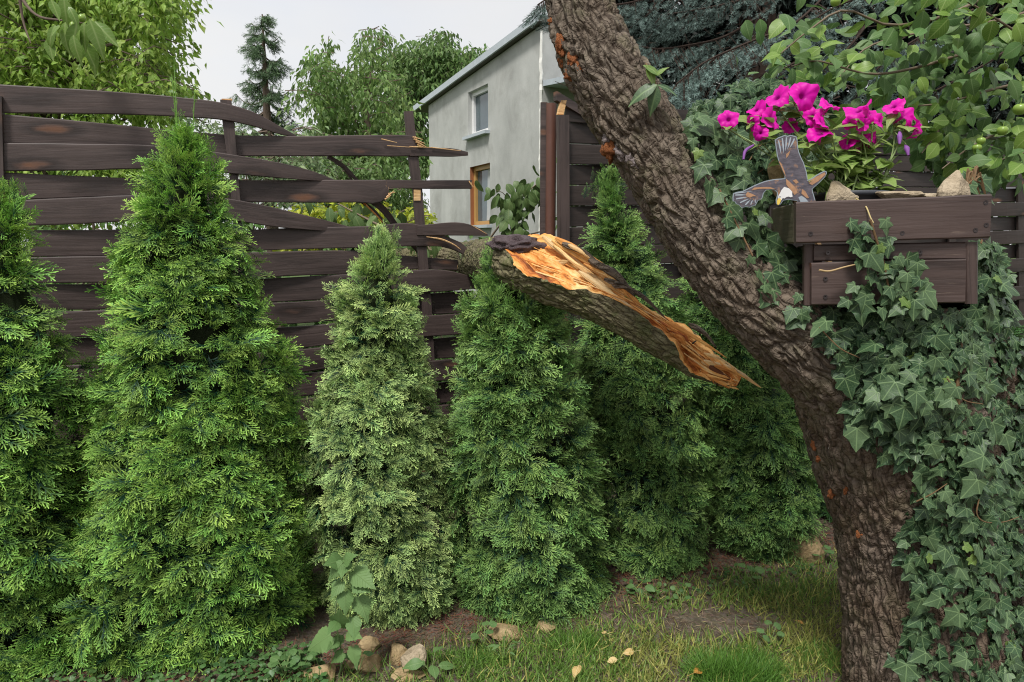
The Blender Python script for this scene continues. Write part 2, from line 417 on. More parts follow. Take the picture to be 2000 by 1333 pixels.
def strip(p, q, w0, w1, c0, c1, nrm=(0, 0, 1)):
    p = np.asarray(p, float); q = np.asarray(q, float); s = norm(np.cross(q - p, np.asarray(nrm, float)))
    V = np.array([p - s * w0, p + s * w0, q + s * w1, q - s * w1]); return V, np.array([[0, 1, 2], [0, 2, 3]]), np.array([c0, c0, c1, c1])
def frond(seed, pairs=5):
    "flat scale-leaf spray of a thuja: fingers off a midrib, new growth at the tips"
    r = np.random.default_rng(seed); V = []; Fc = []; C = []; n = 0
    def put(p, q, w0, w1, c0, c1, tri=False):
        nonlocal n
        v, f, c = strip(p, q, w0, w1, c0, c1)
        if tri: v = np.array([p, v[2], v[3]]); f = np.array([[0, 1, 2]]); c = np.array([c0, c1, c1])
        V.append(v); Fc.append(f + n); C.append(np.repeat(c[:, None], 3, 1)); n += len(v)
    def z(y, x): return -.20 * y * y - .22 * x * x + r.normal() * .02
    a = np.array([0, 0, 0]); b = np.array([0, .55, z(.55, 0)]); c = np.array([0, 1.0, z(1, 0)])
    put(a, b, .016, .016, 0, .35); put(b, c, .018, .012, .35, 1)
    for k in range(pairs):
        y0 = .12 + .74 * k / (pairs - 1)
        for s in (-1, 1):
            yy = y0 + s * .03 + r.normal() * .02; L = (.60 - .38 * y0) * r.uniform(.75, 1.2); ang = math.radians(r.uniform(26, 44))
            e = np.array([s * L * math.sin(ang), yy + L * math.cos(ang), 0]); e[2] = z(e[1], e[0]); p0 = np.array([0, yy, z(yy, 0)])
            t0 = .15 + .35 * y0; put(p0, e, .016, .017, t0, 1)
            q = r.uniform(.35, .5); m_ = p0 * (1 - q) + e * q; ll = L * .42
            for s2 in (-1, 1):
                an = ang * s + s2 * math.radians(30); g = m_ + np.array([ll * math.sin(an), ll * math.cos(an), r.normal() * .03])
                put(m_, g, .015, .016, t0 + .2, 1, True)
    V = np.concatenate(V); Fc = np.concatenate(Fc); C = np.concatenate(C); return V, Fc, V[:, :2].copy(), C
def needle_twig(seed, nn=26, L=.16, w=.010, spread=1.0):
    "a conifer twig: needles all round a short axis; length 1 along +y"
    r = np.random.default_rng(seed); V = []; Fc = []; C = []; n = 0
    v, f, c = strip((0, 0, 0), (0, 1, -.05), .02, .01, 0, .3); V.append(v); Fc.append(f); C.append(np.repeat(c[:, None], 3, 1) * 0); n = 4
    for k in range(nn):
        y = k / nn * .98; a = r.uniform(0, 6.28); l = L * r.uniform(.8, 1.1) * (1 if y < .85 else .7); p = np.array([0, y, 0])
        d = norm(np.array([math.cos(a) * spread, .75, math.sin(a) * spread])) * l; s = norm(np.cross(d, r.normal(size=3))) * w
        V.append(np.array([p - s, p + s, p + d])); Fc.append(np.array([[n, n + 1, n + 2]])); n += 3; C.append(np.repeat(np.array([.5, .5, 1.])[:, None], 3, 1))
    V = np.concatenate(V); return V, np.concatenate(Fc), V[:, :2].copy(), np.concatenate(C)
FRONDS = [frond(s) for s in range(4)]
TWIGS = [needle_twig(s) for s in range(3)]
for T in FRONDS + TWIGS: T[3][:, 1:] = 1

def conifermat(name, dark, tip, trans=.15, rough=.55, lo=.35, hi=.92):
    "Col: r = how new the growth is plus painted light and shade, g = brightness of the spray, b = hue of the spray"
    m = NT(name); sx = m.node("ShaderNodeSeparateColor"); m.set(sx.inputs[0], m.col())
    n = m.noise(m.pos(), 3.5, 3)
    c = m.mix(m.ramp(sx.outputs[0], [(lo, 0), (hi, 1)]), dark, tip)
    h = m.node("ShaderNodeHueSaturation"); m.set(h.inputs['Color'], c)
    m.set(h.inputs['Value'], m.math('MULTIPLY', sx.outputs[1], m.math('ADD', m.math('MULTIPLY', n, .7), .65)))
    m.set(h.inputs['Hue'], m.math('ADD', m.math('MULTIPLY', m.math('SUBTRACT', sx.outputs[2], 1.0), .10), .5))
    return m.done(h.outputs[0], rough, .2, trans)

# ------------------------------------------------------------------ ground
def soilmat():
    m = NT("soil"); p = m.pos(); n = m.noise(p, 2.2, 6, .6); n2 = m.noise(p, 38, 6, .75); v = m.voro(p, 60).outputs['Color']
    c = m.mix(m.ramp(n, [(.35, 0), (.65, 1)]), (.075, .058, .04), (.15, .12, .085))
    c = m.mix(m.ramp(n2, [(.45, 0), (.7, .7)]), c, (.30, .25, .19)); c = m.mix(.18, c, v, 'MULTIPLY')
    far = m.ramp(m.math('MULTIPLY', m.node("ShaderNodeSeparateXYZ", {0: p}).outputs[1], .1), [(.45, 0), (.6, 1)])
    c = m.mix(far, c, m.mix(n, (.05, .09, .025), (.09, .13, .04)))
    m.bump(m.math('ADD', n2, m.math('MULTIPLY', n, 2)), .9, .02); return m.done(c, .9, .15)
M_soil = soilmat()
nx = np.concatenate([np.linspace(-400, -6, 14)[:-1], np.linspace(-6, 6, 170), np.linspace(6, 400, 14)[1:]])
ny = np.concatenate([np.linspace(-300, 0, 10)[:-1], np.linspace(0, 7, 110), np.linspace(7, 500, 16)[1:]])
gx, gy = np.meshgrid(nx, ny, indexing='ij')
near = np.clip(1 - np.abs(gx) / 6, 0, 1) * np.clip(1 - gy / 7, 0, 1)
gz = near * (fbm(np.stack([gx * 1.7, gy * 1.7, 0 * gx], -1), 3, 5) * .03 + fbm(np.stack([gx * 14, gy * 14, 0 * gx], -1), 3, 9) * .012)
mb = MB(); mb.add(np.stack([gx, gy, gz], -1).reshape(-1, 3), grid_faces(len(nx), len(ny))[:, ::-1], np.stack([gx, gy], -1).reshape(-1, 2))
mb.build("ground", M_soil, smooth=True, kind='structure')
def gh(x, y):
    x = np.asarray(x, float); y = np.asarray(y, float); nr = np.clip(1 - np.abs(x) / 6, 0, 1) * np.clip(1 - y / 7, 0, 1)
    return nr * (fbm(np.stack([x * 1.7, y * 1.7, 0 * x], -1), 3, 5) * .03 + fbm(np.stack([x * 14, y * 14, 0 * x], -1), 3, 9) * .012)

# ------------------------------------------------------------------ the grey house
M_plaster = None
def plaster():
    m = NT("grey_plaster"); o = m.obj(); n = m.noise(m.mapping(o, (.9, .9, .7)), 1.6, 6, .6); n2 = m.noise(o, 30, 5, .6)
    n3 = m.noise(m.mapping(o, (1.3, 1.3, .8)), 1.2, 5, .65, .5)
    c = m.mix(m.ramp(n, [(.3, 0), (.7, 1)]), (.34, .35, .335), (.50, .51, .49)); c = m.mix(m.ramp(n3, [(.5, 0), (.7, .55)]), c, (.22, .22, .20))
    c = m.mix(m.math('MULTIPLY', n2, .25), c, (.5, .5, .5)); m.bump(n2, .3, .01); return m.done(c, .9, .15)
M_plaster = plaster(); M_zinc = plain("zinc_trim", (.42, .47, .51), .45, .5); M_pvc = plain("white_frame", (.78, .78, .78), .35)
def glass(name, tint=(.05, .07, .08)):
    m = NT(name); n = m.noise(m.obj(), 2.5, 4); c = m.mix(n, tint, tuple(q * 2.2 for q in tint)); return m.done(c, .06, .8)
M_glass = glass("window_glass"); M_brick = plain("brick_reveal", (.32, .13, .06), .85, .2); M_pine = plain("pine_frame", (.48, .29, .10), .5)
M_foam = plain("mounting_foam", (.72, .72, .68), .9, .2, bump=.6); M_soffit = plain("soffit_board", (.09, .08, .07), .7)
M_brown_metal = plain("brown_post_paint", (.11, .045, .03), .5, .5, .35, 10); M_curtain = plain("curtain", (.45, .47, .48), .8)
HA, HB = (-2.12, 18.0), (.56, 13.0)
hA, hB = np.array(HA), np.array(HB); ht = norm(hB - hA); hn = np.array([ht[1], -ht[0]])      # towards the camera
HL = np.linalg.norm(hB - hA)
def hw(u, z, off=0.0): q = hA + ht * u + hn * off; return np.array([q[0], q[1], z])
def huz(px, py): q = PL(px, py, HA, HB); return float((q[:2] - hA) @ ht), float(q[2])
house = thing("house", "grey rendered two storey house with a sloping roof behind the broken fence", "house", (HB[0], HB[1], 0))
ztl = huz(840, 205)[1]; ztr = huz(1055, 50)[1]
u0, z2b = huz(915, 268); u1, z2t = huz(953, 166); _, z2t = huz(930, 174)
l0, z1b = huz(919, 441); l1, _ = huz(957, 320); _, z1t = huz(936, 323)
roofz = lambda u: ztl + (ztr - ztl) * u / HL
def wallrect(mb, ua, ub, za, zb_):
    v = [hw(ua, za), hw(ub, za), hw(ub, zb_ if zb_ is not None else roofz(ub)), hw(ua, zb_ if zb_ is not None else roofz(ua))]
    mb.add(v, [[0, 1, 2, 3]])
mb = MB(); um = min(u0, l0); ux = max(u1, l1)
wallrect(mb, 0, um, 0, None); wallrect(mb, ux, HL, 0, None)
wallrect(mb, um, ux, 0, z1b); wallrect(mb, um, ux, z1t, z2b); wallrect(mb, um, ux, z2t, None)
for a, b, za, zb_ in ((um, l0, z1b, z1t), (l1, ux, z1b, z1t), (um, u0, z2b, z2t), (u1, ux, z2b, z2t)):
    if b - a > .01: wallrect(mb, a, b, za, zb_)
# side wall and rear walls
back = 5.5
def hb(u, z, d): q = hA + ht * u - hn * d; return np.array([q[0], q[1], z])
mb.add([hb(HL, 0, 0), hb(HL, 0, back), hb(HL, ztr, back), hb(HL, ztr, 0)], [[0, 1, 2, 3]])
mb.add([hb(0, 0, back), hb(0, 0, 0), hb(0, ztl, 0), hb(0, ztl, back)], [[0, 1, 2, 3]])
mb.add([hb(0, 0, back), hb(HL, 0, back), hb(HL, ztr, back), hb(0, ztl, back)], [[3, 2, 1, 0]])
mb.build("wall", M_plaster, house)
def reveal(mb, a, b, za, zb_, d=.18):
    for q in ([hw(a, za), hw(a, zb_), hw(a, zb_, -d), hw(a, za, -d)], [hw(b, zb_), hw(b, za), hw(b, za, -d), hw(b, zb_, -d)],
              [hw(a, zb_), hw(b, zb_), hw(b, zb_, -d), hw(a, zb_, -d)], [hw(b, za), hw(a, za), hw(a, za, -d), hw(b, za, -d)]):
        mb.add(q, [[0, 1, 2, 3]])
def hbox(mb, a, b, za, zb_, o0, o1):
    v, f = boxv(hw(a, za, o0), hw(b, za, o0) - hw(a, za, o0), (0, 0, zb_ - za), hw(a, za, o1) - hw(a, za, o0)); mb.add(v, f)
def window(a, b, za, zb_, frame_mat, reveal_mat, curtain, lab):
    mb = MB(); reveal(mb, a, b, za, zb_, .19); wd = mb.build("window", reveal_mat, house); wd['label'] = lab
    mb = MB(); fw = .09
    hbox(mb, a, a + fw, za, zb_, -.19, -.09); hbox(mb, b - fw, b, za, zb_, -.19, -.09)
    hbox(mb, a + fw, b - fw, za, za + fw, -.19, -.092); hbox(mb, a + fw, b - fw, zb_ - fw, zb_, -.19, -.092)
    mb.build("frame", frame_mat, wd)
    mb = MB(); mb.add([hw(a, za, -.15), hw(b, za, -.15), hw(b, zb_, -.15), hw(a, zb_, -.15)], [[0, 1, 2, 3]]); mb.build("pane", M_glass, wd)
    if curtain:
        mb = MB(); mb.add([hw(a + (b - a) * .55, za + .1, -.14), hw(b - fw, za + .1, -.14), hw(b - fw, zb_ - .1, -.14), hw(a + (b - a) * .62, zb_ - .1, -.14)], [[0, 1, 2, 3]]); mb.build("curtain", M_curtain, wd)
    mb = MB(); hbox(mb, a - .08, b + .08, za - .07, za - .005, -.2, .12); mb.build("sill", M_zinc, wd)
window(u0, u1, z2b, z2t, M_pvc, M_plaster, False, "white framed upper window with zinc sill")
window(l0, l1, z1b, z1t, M_pine, M_brick, True, "pine framed lower window with bare brick reveal")
# roof slab, overhanging at the low end, with a zinc verge
e = (ztr - ztl) / HL; ov = .75
mb = MB(); p0 = hw(-ov, ztl - e * ov + .02, .12); dn = hw(HL + .05, ztr + .02 + e * .05, .12) - p0
v, f = boxv(p0, dn, (0, 0, .09), (-hn[0] * (back + .4), -hn[1] * (back + .4), 0)); mb.add(v, f); rf = mb.build("roof", M_soffit, house)
mb = MB(); v, f = boxv(p0 + np.array([hn[0], hn[1], 0]) * .004 - [0, 0, .01], dn, (0, 0, .13), (hn[0] * .04, hn[1] * .04, 0)); mb.add(v, f)
v, f = boxv(p0 + np.array([0, 0, .092]), dn, (0, 0, .03), (-hn[0] * (back + .4), -hn[1] * (back + .4), 0)); mb.add(v, f); mb.build("verge_trim", M_zinc, rf)
# foam corner strip and the lean-to roof on the right side wall
mb = MB(); cc = [hw(HL - .03, z, .012) for z in np.linspace(huz(1058, 465)[1], ztr - .1, 40)]
addtube(mb, np.array(cc) + rng.normal(size=(40, 3)) * .006, .03 + rnd(40, 0, .016), 5); mb.build("corner_filler", M_foam, house)
zl = huz(1057, 170)[1]
mb = MB(); q0 = hb(HL + .01, zl, .0); v, f = boxv(q0, (ht[0] * 1.2, ht[1] * 1.2, -.12), (0, 0, .1), (-hn[0] * 4, -hn[1] * 4, 0)); mb.add(v, f); mb.build("canopy", M_zinc, house)

# ------------------------------------------------------------------ woven fence with broken slats
M_wood = darkwood("fence_stain"); M_wood2 = darkwood("planter_stain", (.040, .026, .023), (.066, .045, .040), rough=.42, wear=.5)
M_wood3 = darkwood("fence_stain_painted_shade", (.020, .014, .012), (.034, .024, .021))  # darker copy of the fence stain, shade put into the colour
M_split = rawwood("split_wood", [(.36, (.12, .03, .01)), (.43, (.36, .10, .02)), (.48, (.62, .23, .045)), (.55, (.78, .42, .13)), (.66, (.84, .62, .30))])
M_splinter = rawwood("pale_splinter", [(.3, (.38, .18, .06)), (.5, (.66, .42, .2)), (.7, (.75, .56, .33))])
FA, FB = (-2.34, 3.46), (.345, 4.6)
fn = norm(np.array([FB[1] - FA[1], -(FB[0] - FA[0])]))
def slat(parent, pts, seed, mat=None, A=FA, B=FB, n=None, th=.016, name="slat", jag=(0, 0), label=None):
    pts = np.array(pts, float); xs = np.linspace(pts[0, 0], pts[-1, 0], n or max(8, int(abs(pts[-1, 0] - pts[0, 0]) / 14)))
    if pts[0, 0] > pts[-1, 0]: pts = pts[::-1]
    xs = np.linspace(pts[0, 0], pts[-1, 0], len(xs))
    q = catmull(pts[:, 0], pts[:, 1:], xs); yt, yb, off = q[:, 0], q[:, 1], q[:, 2]
    wob = fbm(np.stack([xs * .012 + seed * 5, 0 * xs, 0 * xs], -1), 2) * .9
    top = PL(xs, yt + wob, A, B, off); bot = PL(xs, yb + wob * .6, A, B, off)
    ms = [bot * (1 - k) + top * k for k in (0, .04, .35, .65, .96, 1)]
    nn = norm(np.array([B[1] - A[1], -(B[0] - A[0]), 0]))
    cup = np.array([-.35, 0, .12, .12, 0, -.35]) * .006
    Fv = [ms[k] + nn * cup[k] for k in range(6)]; Bv = [ms[k] - nn * (th - abs(cup[k])) for k in range(6)]
    ring = np.stack(Fv + Bv[::-1], 1); N = len(xs)
    for end, amp in ((0, jag[0]), (N - 1, jag[1])):
        if amp: ring[end] += norm(top[-1] - top[0]) * (rng.normal(size=(12, 1)) * amp)
    L = np.concatenate([[0], np.cumsum(np.linalg.norm(np.diff((top + bot) / 2, axis=0), axis=1))]); H = np.linalg.norm(top - bot, axis=1)
    ks = np.array([0, .04, .35, .65, .96, 1, 1.1, 1.14, 1.45, 1.75, 2.06, 2.1])
    uv = np.stack([L[:, None] + seed * 2.37 + 0 * ks, H[:, None] * ks[None] + seed * .73], -1)
    mb = MB(); mb.add(ring.reshape(-1, 3), grid_faces(N, 12, True), uv.reshape(-1, 2))
    for k, rev in ((0, True), ((N - 1) * 12, False)):
        ids = np.arange(12)[None]; mb.add(ring.reshape(-1, 3)[k:k + 12], ids[:, ::-1] if rev else ids, uv.reshape(-1, 2)[k:k + 12] * [1, 1], mi=1 if max(jag) else 0)
    kw = {'label': label} if label else {}
    return mb.build(name, [mat or M_wood, M_splinter], parent, **kw)
def spike(mb, a, b, w0, w1=.0015, seg=5, bend=None):
    a, b = np.array(a, float), np.array(b, float); m_ = (a + b) / 2 + (rng.normal(size=3) * .008 if bend is None else np.array(bend))
    addtube(mb, [a, m_, b], [w0, (w0 + w1) * .6, w1], seg, 7)
def fpt(px, py, off=0.): return PL(px, py, FA, FB, off)
fence = thing("broken_fence", "dark brown woven slat fence broken open beside the fallen branch, slats splintered and sprung", "fence", (FA[0], FA[1], 0))
S = []
S.append(dict(pts=[(-70, 160, 216, .0), (0, 165, 220, .0), (200, 178, 223, .0), (350, 190, 228, .012), (440, 202, 235, .03), (500, 221, 248, .02), (545, 246, 262, .0), (578, 264, 269, -.03)]))
S.append(dict(pts=[(5, 223, 280, .0), (150, 236, 284, -.01), (350, 255, 300, -.025), (447, 264, 305, -.03), (560, 266, 305, -.012), (700, 265, 305, .006), (800, 265, 305, .022), (813, 266, 304, .023)], jag=(0, .006)))
S.append(dict(pts=[(8, 280, 335, .012), (160, 281, 333, .02), (300, 285, 330, .02), (380, 292, 332, .02), (460, 303, 340, .03), (560, 321, 349, .02), (620, 338, 354, .0), (655, 352, 357, -.03)]))
S.append(dict(pts=[(10, 337, 391, .0), (280, 349, 385, -.02), (447, 352, 394, -.03), (600, 352, 396, -.01), (700, 352, 396, .005), (745, 352, 395, .012), (760, 352, 384, .014)], jag=(0, .006)))
S.append(dict(pts=[(25, 392, 442, .014), (150, 386, 438, .02), (280, 382, 431, .02), (450, 389, 431, .03), (540, 407, 444, .024), (610, 424, 450, .01), (680, 443, 456, -.03)]))
S.append(dict(pts=[(60, 450, 502, .0), (250, 449, 500, -.02), (447, 450, 492, -.03), (600, 445, 487, -.01), (720, 442, 484, .01), (820, 440, 482, .022), (870, 462, 484, .018), (905, 478, 498, .02), (925, 497, 512, .03), (937, 516, 521, .05)]))
S.append(dict(pts=[(60, 503, 554, .012), (250, 500, 552, .02), (447, 496, 546, .028), (600, 490, 538, .01), (700, 490, 535, -.01), (815, 502, 526, -.028), (893, 508, 528, -.02)], jag=(0, .006)))
S.append(dict(pts=[(60, 557, 606, .0), (240, 554, 604, -.02), (447, 548, 595, -.03), (600, 540, 587, -.01), (720, 533, 580, .01), (800, 529, 573, .028), (870, 528, 570, .03), (940, 546, 563, .02)]))
for k, s in enumerate(S): slat(fence, s['pts'], k + 1, jag=s.get('jag', (0, 0)), n=48)
# split-off halves that carry on past the batten
slat(fence, [(800, 288, 305.5, .022), (850, 289, 306, .024), (890, 291, 306, .028), (914, 297, 304, .03)], 31, jag=(.004, 0), n=14)
slat(fence, [(755, 352, 368, .014), (850, 352, 369, .024), (922, 352, 369, .03)], 32, jag=(.004, .004), n=14)
slat(fence, [(815, 440, 460, .030), (920, 440, 461, .036), (938, 447, 461, .036), (953, 458, 461, .036)], 33, n=16)
ends_x = {}
for k in range(2, 15):
    ph = .024 * (1 if k % 2 == 0 else -1)
    t0 = lambda x: np.interp(x, [-60, 100, 580, 880, 1085], [494 + 56 * k, 502 + 53.2 * k, 493 + 47.5 * k, 483 + 43.5 * k, 478 + 41 * k])
    g = 2.2 + rng.uniform(0, 2.2); jj = rng.normal(size=8) * 1.4; lim = 1088 if k > 2 else 925
    xs = [-60, 100, 250, 447, 580, 700, 818, 950, 1088]; xs = [x for x in xs if x <= lim] + ([] if k > 2 else [lim])
    sgn = {-60: 0, 100: .4, 250: .8, 447: 1.2, 580: .5, 700: -.5, 818: -1.2, 950: -.5, 1088: 0, 925: -.6}
    slat(fence, [(x, t0(x) + g * .5 + jj[i % 8] * .5, t0(x) + (53.2 if x < 300 else 47 if x < 700 else 43) - g * .5 + jj[(i + 3) % 8] * .5, ph * sgn[x]) for i, x in enumerate(xs)], 40 + k, n=60)
def batten(px_pts, name="batten", A=FA, B=FB, off=0.0, parent=None, mat=None, wd=None, th=.022, topjag=0):
    pts = np.array(px_pts, float)   # (py, xl, xr)
    a = PL(pts[:, 1], pts[:, 0], A, B, off); b = PL(pts[:, 2], pts[:, 0], A, B, off); nn = norm(np.array([B[1] - A[1], -(B[0] - A[0]), 0]))
    ring = np.stack([a + nn * th / 2, b + nn * th / 2, b - nn * th / 2, a - nn * th / 2], 1)
    L = np.concatenate([[0], np.cumsum(np.linalg.norm(np.diff(a, axis=0), axis=1))]); N = len(pts)
    uv = np.stack([L[:, None] + pts[0, 1] * .1 + np.zeros(4), np.array([0, .06, .08, .14])[None] + 0 * L[:, None]], -1)
    if topjag: ring[0, :, 2] += rng.normal(size=4) * topjag
    mb = MB(); mb.add(ring.reshape(-1, 3), grid_faces(N, 4, True), uv.reshape(-1, 2)); mb.add(ring[0], [[3, 2, 1, 0]], mi=1); mb.add(ring[-1], [[0, 1, 2, 3]])
    return mb.build(name, [mat or M_wood, M_splinter], parent)
batten([(199, 430, 452), (235, 434, 457), (340, 448, 465), (450, 456, 474), (700, 480, 500), (1000, 505, 525), (1230, 520, 540)], parent=fence, topjag=.006)
batten([(218, 789, 806), (306, 797, 816), (372, 806, 824), (438, 811, 829), (525, 818, 836), (596, 824, 842), (760, 834, 851), (1000, 846, 862), (1120, 850, 866)], parent=fence, topjag=.003)
batten([(190, -22, 6), (700, -5, 18), (1300, 10, 34)], name="fence_post", parent=fence, th=.05)
# fresh breaks: pale splinters on the broken slats and battens
mb = MB()
for (x0, y0, x1, y1, w_) in ((806, 268, 826, 273, .004), (808, 272, 830, 281, .005), (812, 277, 832, 287, .006), (815, 283, 828, 288, .004), (745, 272, 775, 279, .003), (756, 285, 800, 288, .002), (800, 287, 842, 288.5, .004), (842, 288.5, 900, 295, .0035),
                             (755, 386, 770, 373, .006), (752, 390, 764, 382, .005), (758, 379, 772, 376, .004), (916, 354, 921, 362, .004), (919, 360, 925, 366, .003), (921, 440, 950, 457, .0025)):
    mb = MB(); spike(mb, fpt(x0, y0, .034), fpt(x1, y1, .038), w_, bend=(0, 0, 0)); mb.build("splinter", M_splinter, fence)
mb = MB(); v, f = boxv(fpt(808, 392, .013), fpt(821, 392, .013) - fpt(808, 392, .013), fpt(808, 371, .013) - fpt(808, 392, .013), (fn[0] * .004, fn[1] * .004, 0)); mb.add(v, f, v[:, [0, 2]]); mb.build("bare_patch", M_splinter, fence)
mb = MB(); v, f = boxv(fpt(430, 203, .006), fpt(451, 203, .006) - fpt(430, 203, .006), fpt(433, 193, .006) - fpt(430, 203, .006), (-fn[0] * .02, -fn[1] * .02, 0)); mb.add(v, f, v[:, [0, 2]]); mb.build("bare_patch", M_splinter, fence)
# the curling orange splinter by the last batten
mb = MB(); addtube(mb, [fpt(833, 463, .034), fpt(862, 468, .034), fpt(886, 478, .034), fpt(900, 488, .034)], [.002, .006, .004, .002], 5, 14); mb.build("splinter", M_splinter, fence)
# snapped slats hanging behind
def loose(a, b, wd, seed, da=-.05, db=-.15, twist=0.):
    a3, b3 = fpt(a[0], a[1], da), fpt(b[0], b[1], db); m_ = (a3 + b3) / 2 + [0, 0, .02]
    pts = path3([a3, m_, b3], 10); t = norm(np.gradient(pts, axis=0)); s = norm(np.cross(t, np.array([fn[0], fn[1], twist])))
    w_ = wd * np.linspace(1, .8, 10)[:, None]; nn = norm(np.cross(s, t)) * .006
    ring = np.stack([pts - s * w_ + nn, pts + s * w_ + nn, pts + s * w_ - nn, pts - s * w_ - nn], 1)
    L = np.linspace(0, np.linalg.norm(b3 - a3), 10); uv = np.stack([L[:, None] + seed + np.zeros(4), np.array([0, .08, .09, .17])[None] + 0 * L[:, None]], -1)
    mb = MB(); mb.add(ring.reshape(-1, 3), grid_faces(10, 4, True), uv.reshape(-1, 2)); mb.add(ring[0], [[0, 1, 2, 3]]); mb.add(ring[-1], [[3, 2, 1, 0]])
    mb.build("broken_slat", M_wood, fence)
loose((640, 306), (700, 356), .012, 3, -.04, -.12); loose((655, 318), (690, 356), .006, 4, -.05, -.12)
loose((725, 390), (776, 446), .022, 5, -.04, -.12); loose((706, 394), (758, 446), .010, 6, -.05, -.1); loose((790, 470), (825, 505), .012, 7, -.05, -.12)
mb = MB(); spike(mb, fpt(707, 393, -.03), fpt(757, 444, -.08), .006); mb.build("splinter", M_split, fence)

# right-hand fence, running back from the corner
GA, GB = (.40, 4.52), (4.75, 6.3)
fence2 = thing("woven_fence", "intact dark woven slat fence running behind the leaning trunk and planter", "fence", (GA[0], GA[1], 0))
xk = [1106, 1180, 1330, 1500, 1680, 1850, 1985, 2110]
for k in range(-1, 14):
    ph = .022 * (1 if k % 2 else -1); g = .7 + rng.uniform(0, .7)
    def t1(x, kk): 
        d = np.interp(x, [1106, 2110], [41, 25.5]); z0 = np.interp(x, [1106, 2110], [239, 292]); return z0 + d * kk * (1.0)
    # slats half as tall on the far panels: two rows there
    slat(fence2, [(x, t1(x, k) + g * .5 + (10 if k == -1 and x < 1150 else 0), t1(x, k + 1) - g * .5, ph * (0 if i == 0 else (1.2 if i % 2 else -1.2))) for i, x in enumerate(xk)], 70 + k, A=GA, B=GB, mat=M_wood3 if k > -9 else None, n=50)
for x0, w_ in ((1180, 18), (1330, 17), (1500, 16), (1680, 15), (1850, 13), (1985, 13)):
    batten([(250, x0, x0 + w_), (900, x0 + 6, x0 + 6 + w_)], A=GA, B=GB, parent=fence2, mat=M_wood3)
batten([(226, 1089, 1109), (480, 1091, 1110), (760, 1094, 1113), (1060, 1100, 1118)], name="fence_post", A=GA, B=GB, off=.03, parent=fence2, th=.04, mat=M_wood)
def gpt(px, py, off=0.): return PL(px, py, GA, GB, off)
mb = MB(); a, b = gpt(1088, 178, .03), gpt(1160, 222, .03); v, f = boxv(a, b - a, gpt(1088, 196, .03) - a, (-.02, .04, 0)); mb.add(v, f, v[:, [0, 2]]); mb.build("top_rail", M_wood, fence2)
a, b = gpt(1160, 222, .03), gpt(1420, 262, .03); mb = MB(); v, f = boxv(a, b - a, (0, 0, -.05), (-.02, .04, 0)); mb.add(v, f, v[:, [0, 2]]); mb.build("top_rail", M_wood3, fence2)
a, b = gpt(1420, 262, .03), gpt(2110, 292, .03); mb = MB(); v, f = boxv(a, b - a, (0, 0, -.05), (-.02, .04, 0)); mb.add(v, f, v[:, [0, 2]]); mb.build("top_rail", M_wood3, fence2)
mb = MB(); v, f = boxv(gpt(1090, 224, .03), gpt(1101, 224, .03) - gpt(1090, 224, .03), gpt(1096, 196, .03) - gpt(1090, 224, .03), (-.01, .02, 0)); mb.add(v, f, v[:, [0, 2]]); mb.build("bare_patch", M_splinter, fence2)
post = thing("corner_post", "red-brown round corner post standing between the two fences", "post", (.2, 4.62, 0))
mb = MB(); q = P(1077, 203, 4.62); addtube(mb, [[q[0], 4.62, 0], [q[0], 4.62, q[2]]], .034, 14, 30, disp=None); mb.build("tube", M_brown_metal, post, smooth=True)
mb = MB(); q = P(1062, 200, 4.66); v, f = boxv((q[0] - .02, 4.66, 0), (.045, 0, 0), (0, 0, q[2]), (0, .05, 0)); mb.add(v, f, v[:, [0, 2]]); mb.build("stake", M_wood, post)

# ------------------------------------------------------------------ leaning tree
M_bark = barkmat("cherry_bark", (.085, .068, .052), (.25, .205, .16), (.15, .115, .085), .25)
M_bark2 = barkmat("trunk_bark", (.080, .062, .048), (.23, .18, .14), (.13, .09, .06), .15)
M_barkold = barkmat("mossy_bark", (.13, .11, .065), (.26, .23, .14), (.16, .15, .07), .9, 1.0)
M_fungus = plain("orange_resin", (.30, .105, .035), .7, .3, .6, 90, .9); M_fungus2 = plain("grey_fungus", (.16, .13, .125), .45, .5, .3, 60, .5)
tree = thing("leaning_tree", "old cherry tree with rough cracked bark leaning up to the left above the hedge", "tree", tuple(GP(1800, 1420)))
def cell(p, seed=0):
    "distance to the nearest cell border (F2 - F1)"
    i = np.floor(p).astype(np.int64); f1 = np.full(p.shape[:-1], 9.0); f2 = f1.copy()
    for a in (-1, 0, 1):
        for b in (-1, 0, 1):
            for c in (-1, 0, 1):
                q = i + [a, b, c]; h = [hsh(q[..., 0], q[..., 1], q[..., 2], seed + 11 * j) * .42 + .5 for j in range(3)]
                d = np.sqrt(sum((q[..., j] + h[j] - p[..., j]) ** 2 for j in range(3)))
                f2 = np.minimum(f2, np.maximum(f1, d)); f1 = np.minimum(f1, d)
    return f2 - f1
def barkdisp(k=1.0, seed=0):
    def d(a, L, R):
        ca, sa = np.cos(a), np.sin(a)
        lump = fbm(np.stack([ca * 1.2, sa * 1.2, L * 2.2 + seed], -1), 3, seed) * .10 * R
        rm = float(np.mean(R)); wx = np.stack([ca * rm * 26, sa * rm * 26, L * 9 + seed], -1)
        wx = wx * [1.35, 1.35, 1.25]; wp = wx + np.stack([vn(wx * .9 + 5, seed), vn(wx * .9 + 9, seed + 1), 1.3 * vn(wx * .7 + 3, seed + 2)], -1) * .75
        plate = np.clip(cell(wp, seed) * 2.6, 0, 1) ** .6
        w2 = wx * [1.9, 1.9, 3.6] + vn(wx * 2, seed + 5)[..., None] * .7; fl = np.clip(cell(w2, seed + 4) * 3, 0, 1)
        fine = fbm(np.stack([ca * 22, sa * 22, L * 60 + seed], -1), 3, seed + 7)
        return k * (lump + .016 * (plate - .6) + .0035 * fl * plate + .0035 * fine)
    return d
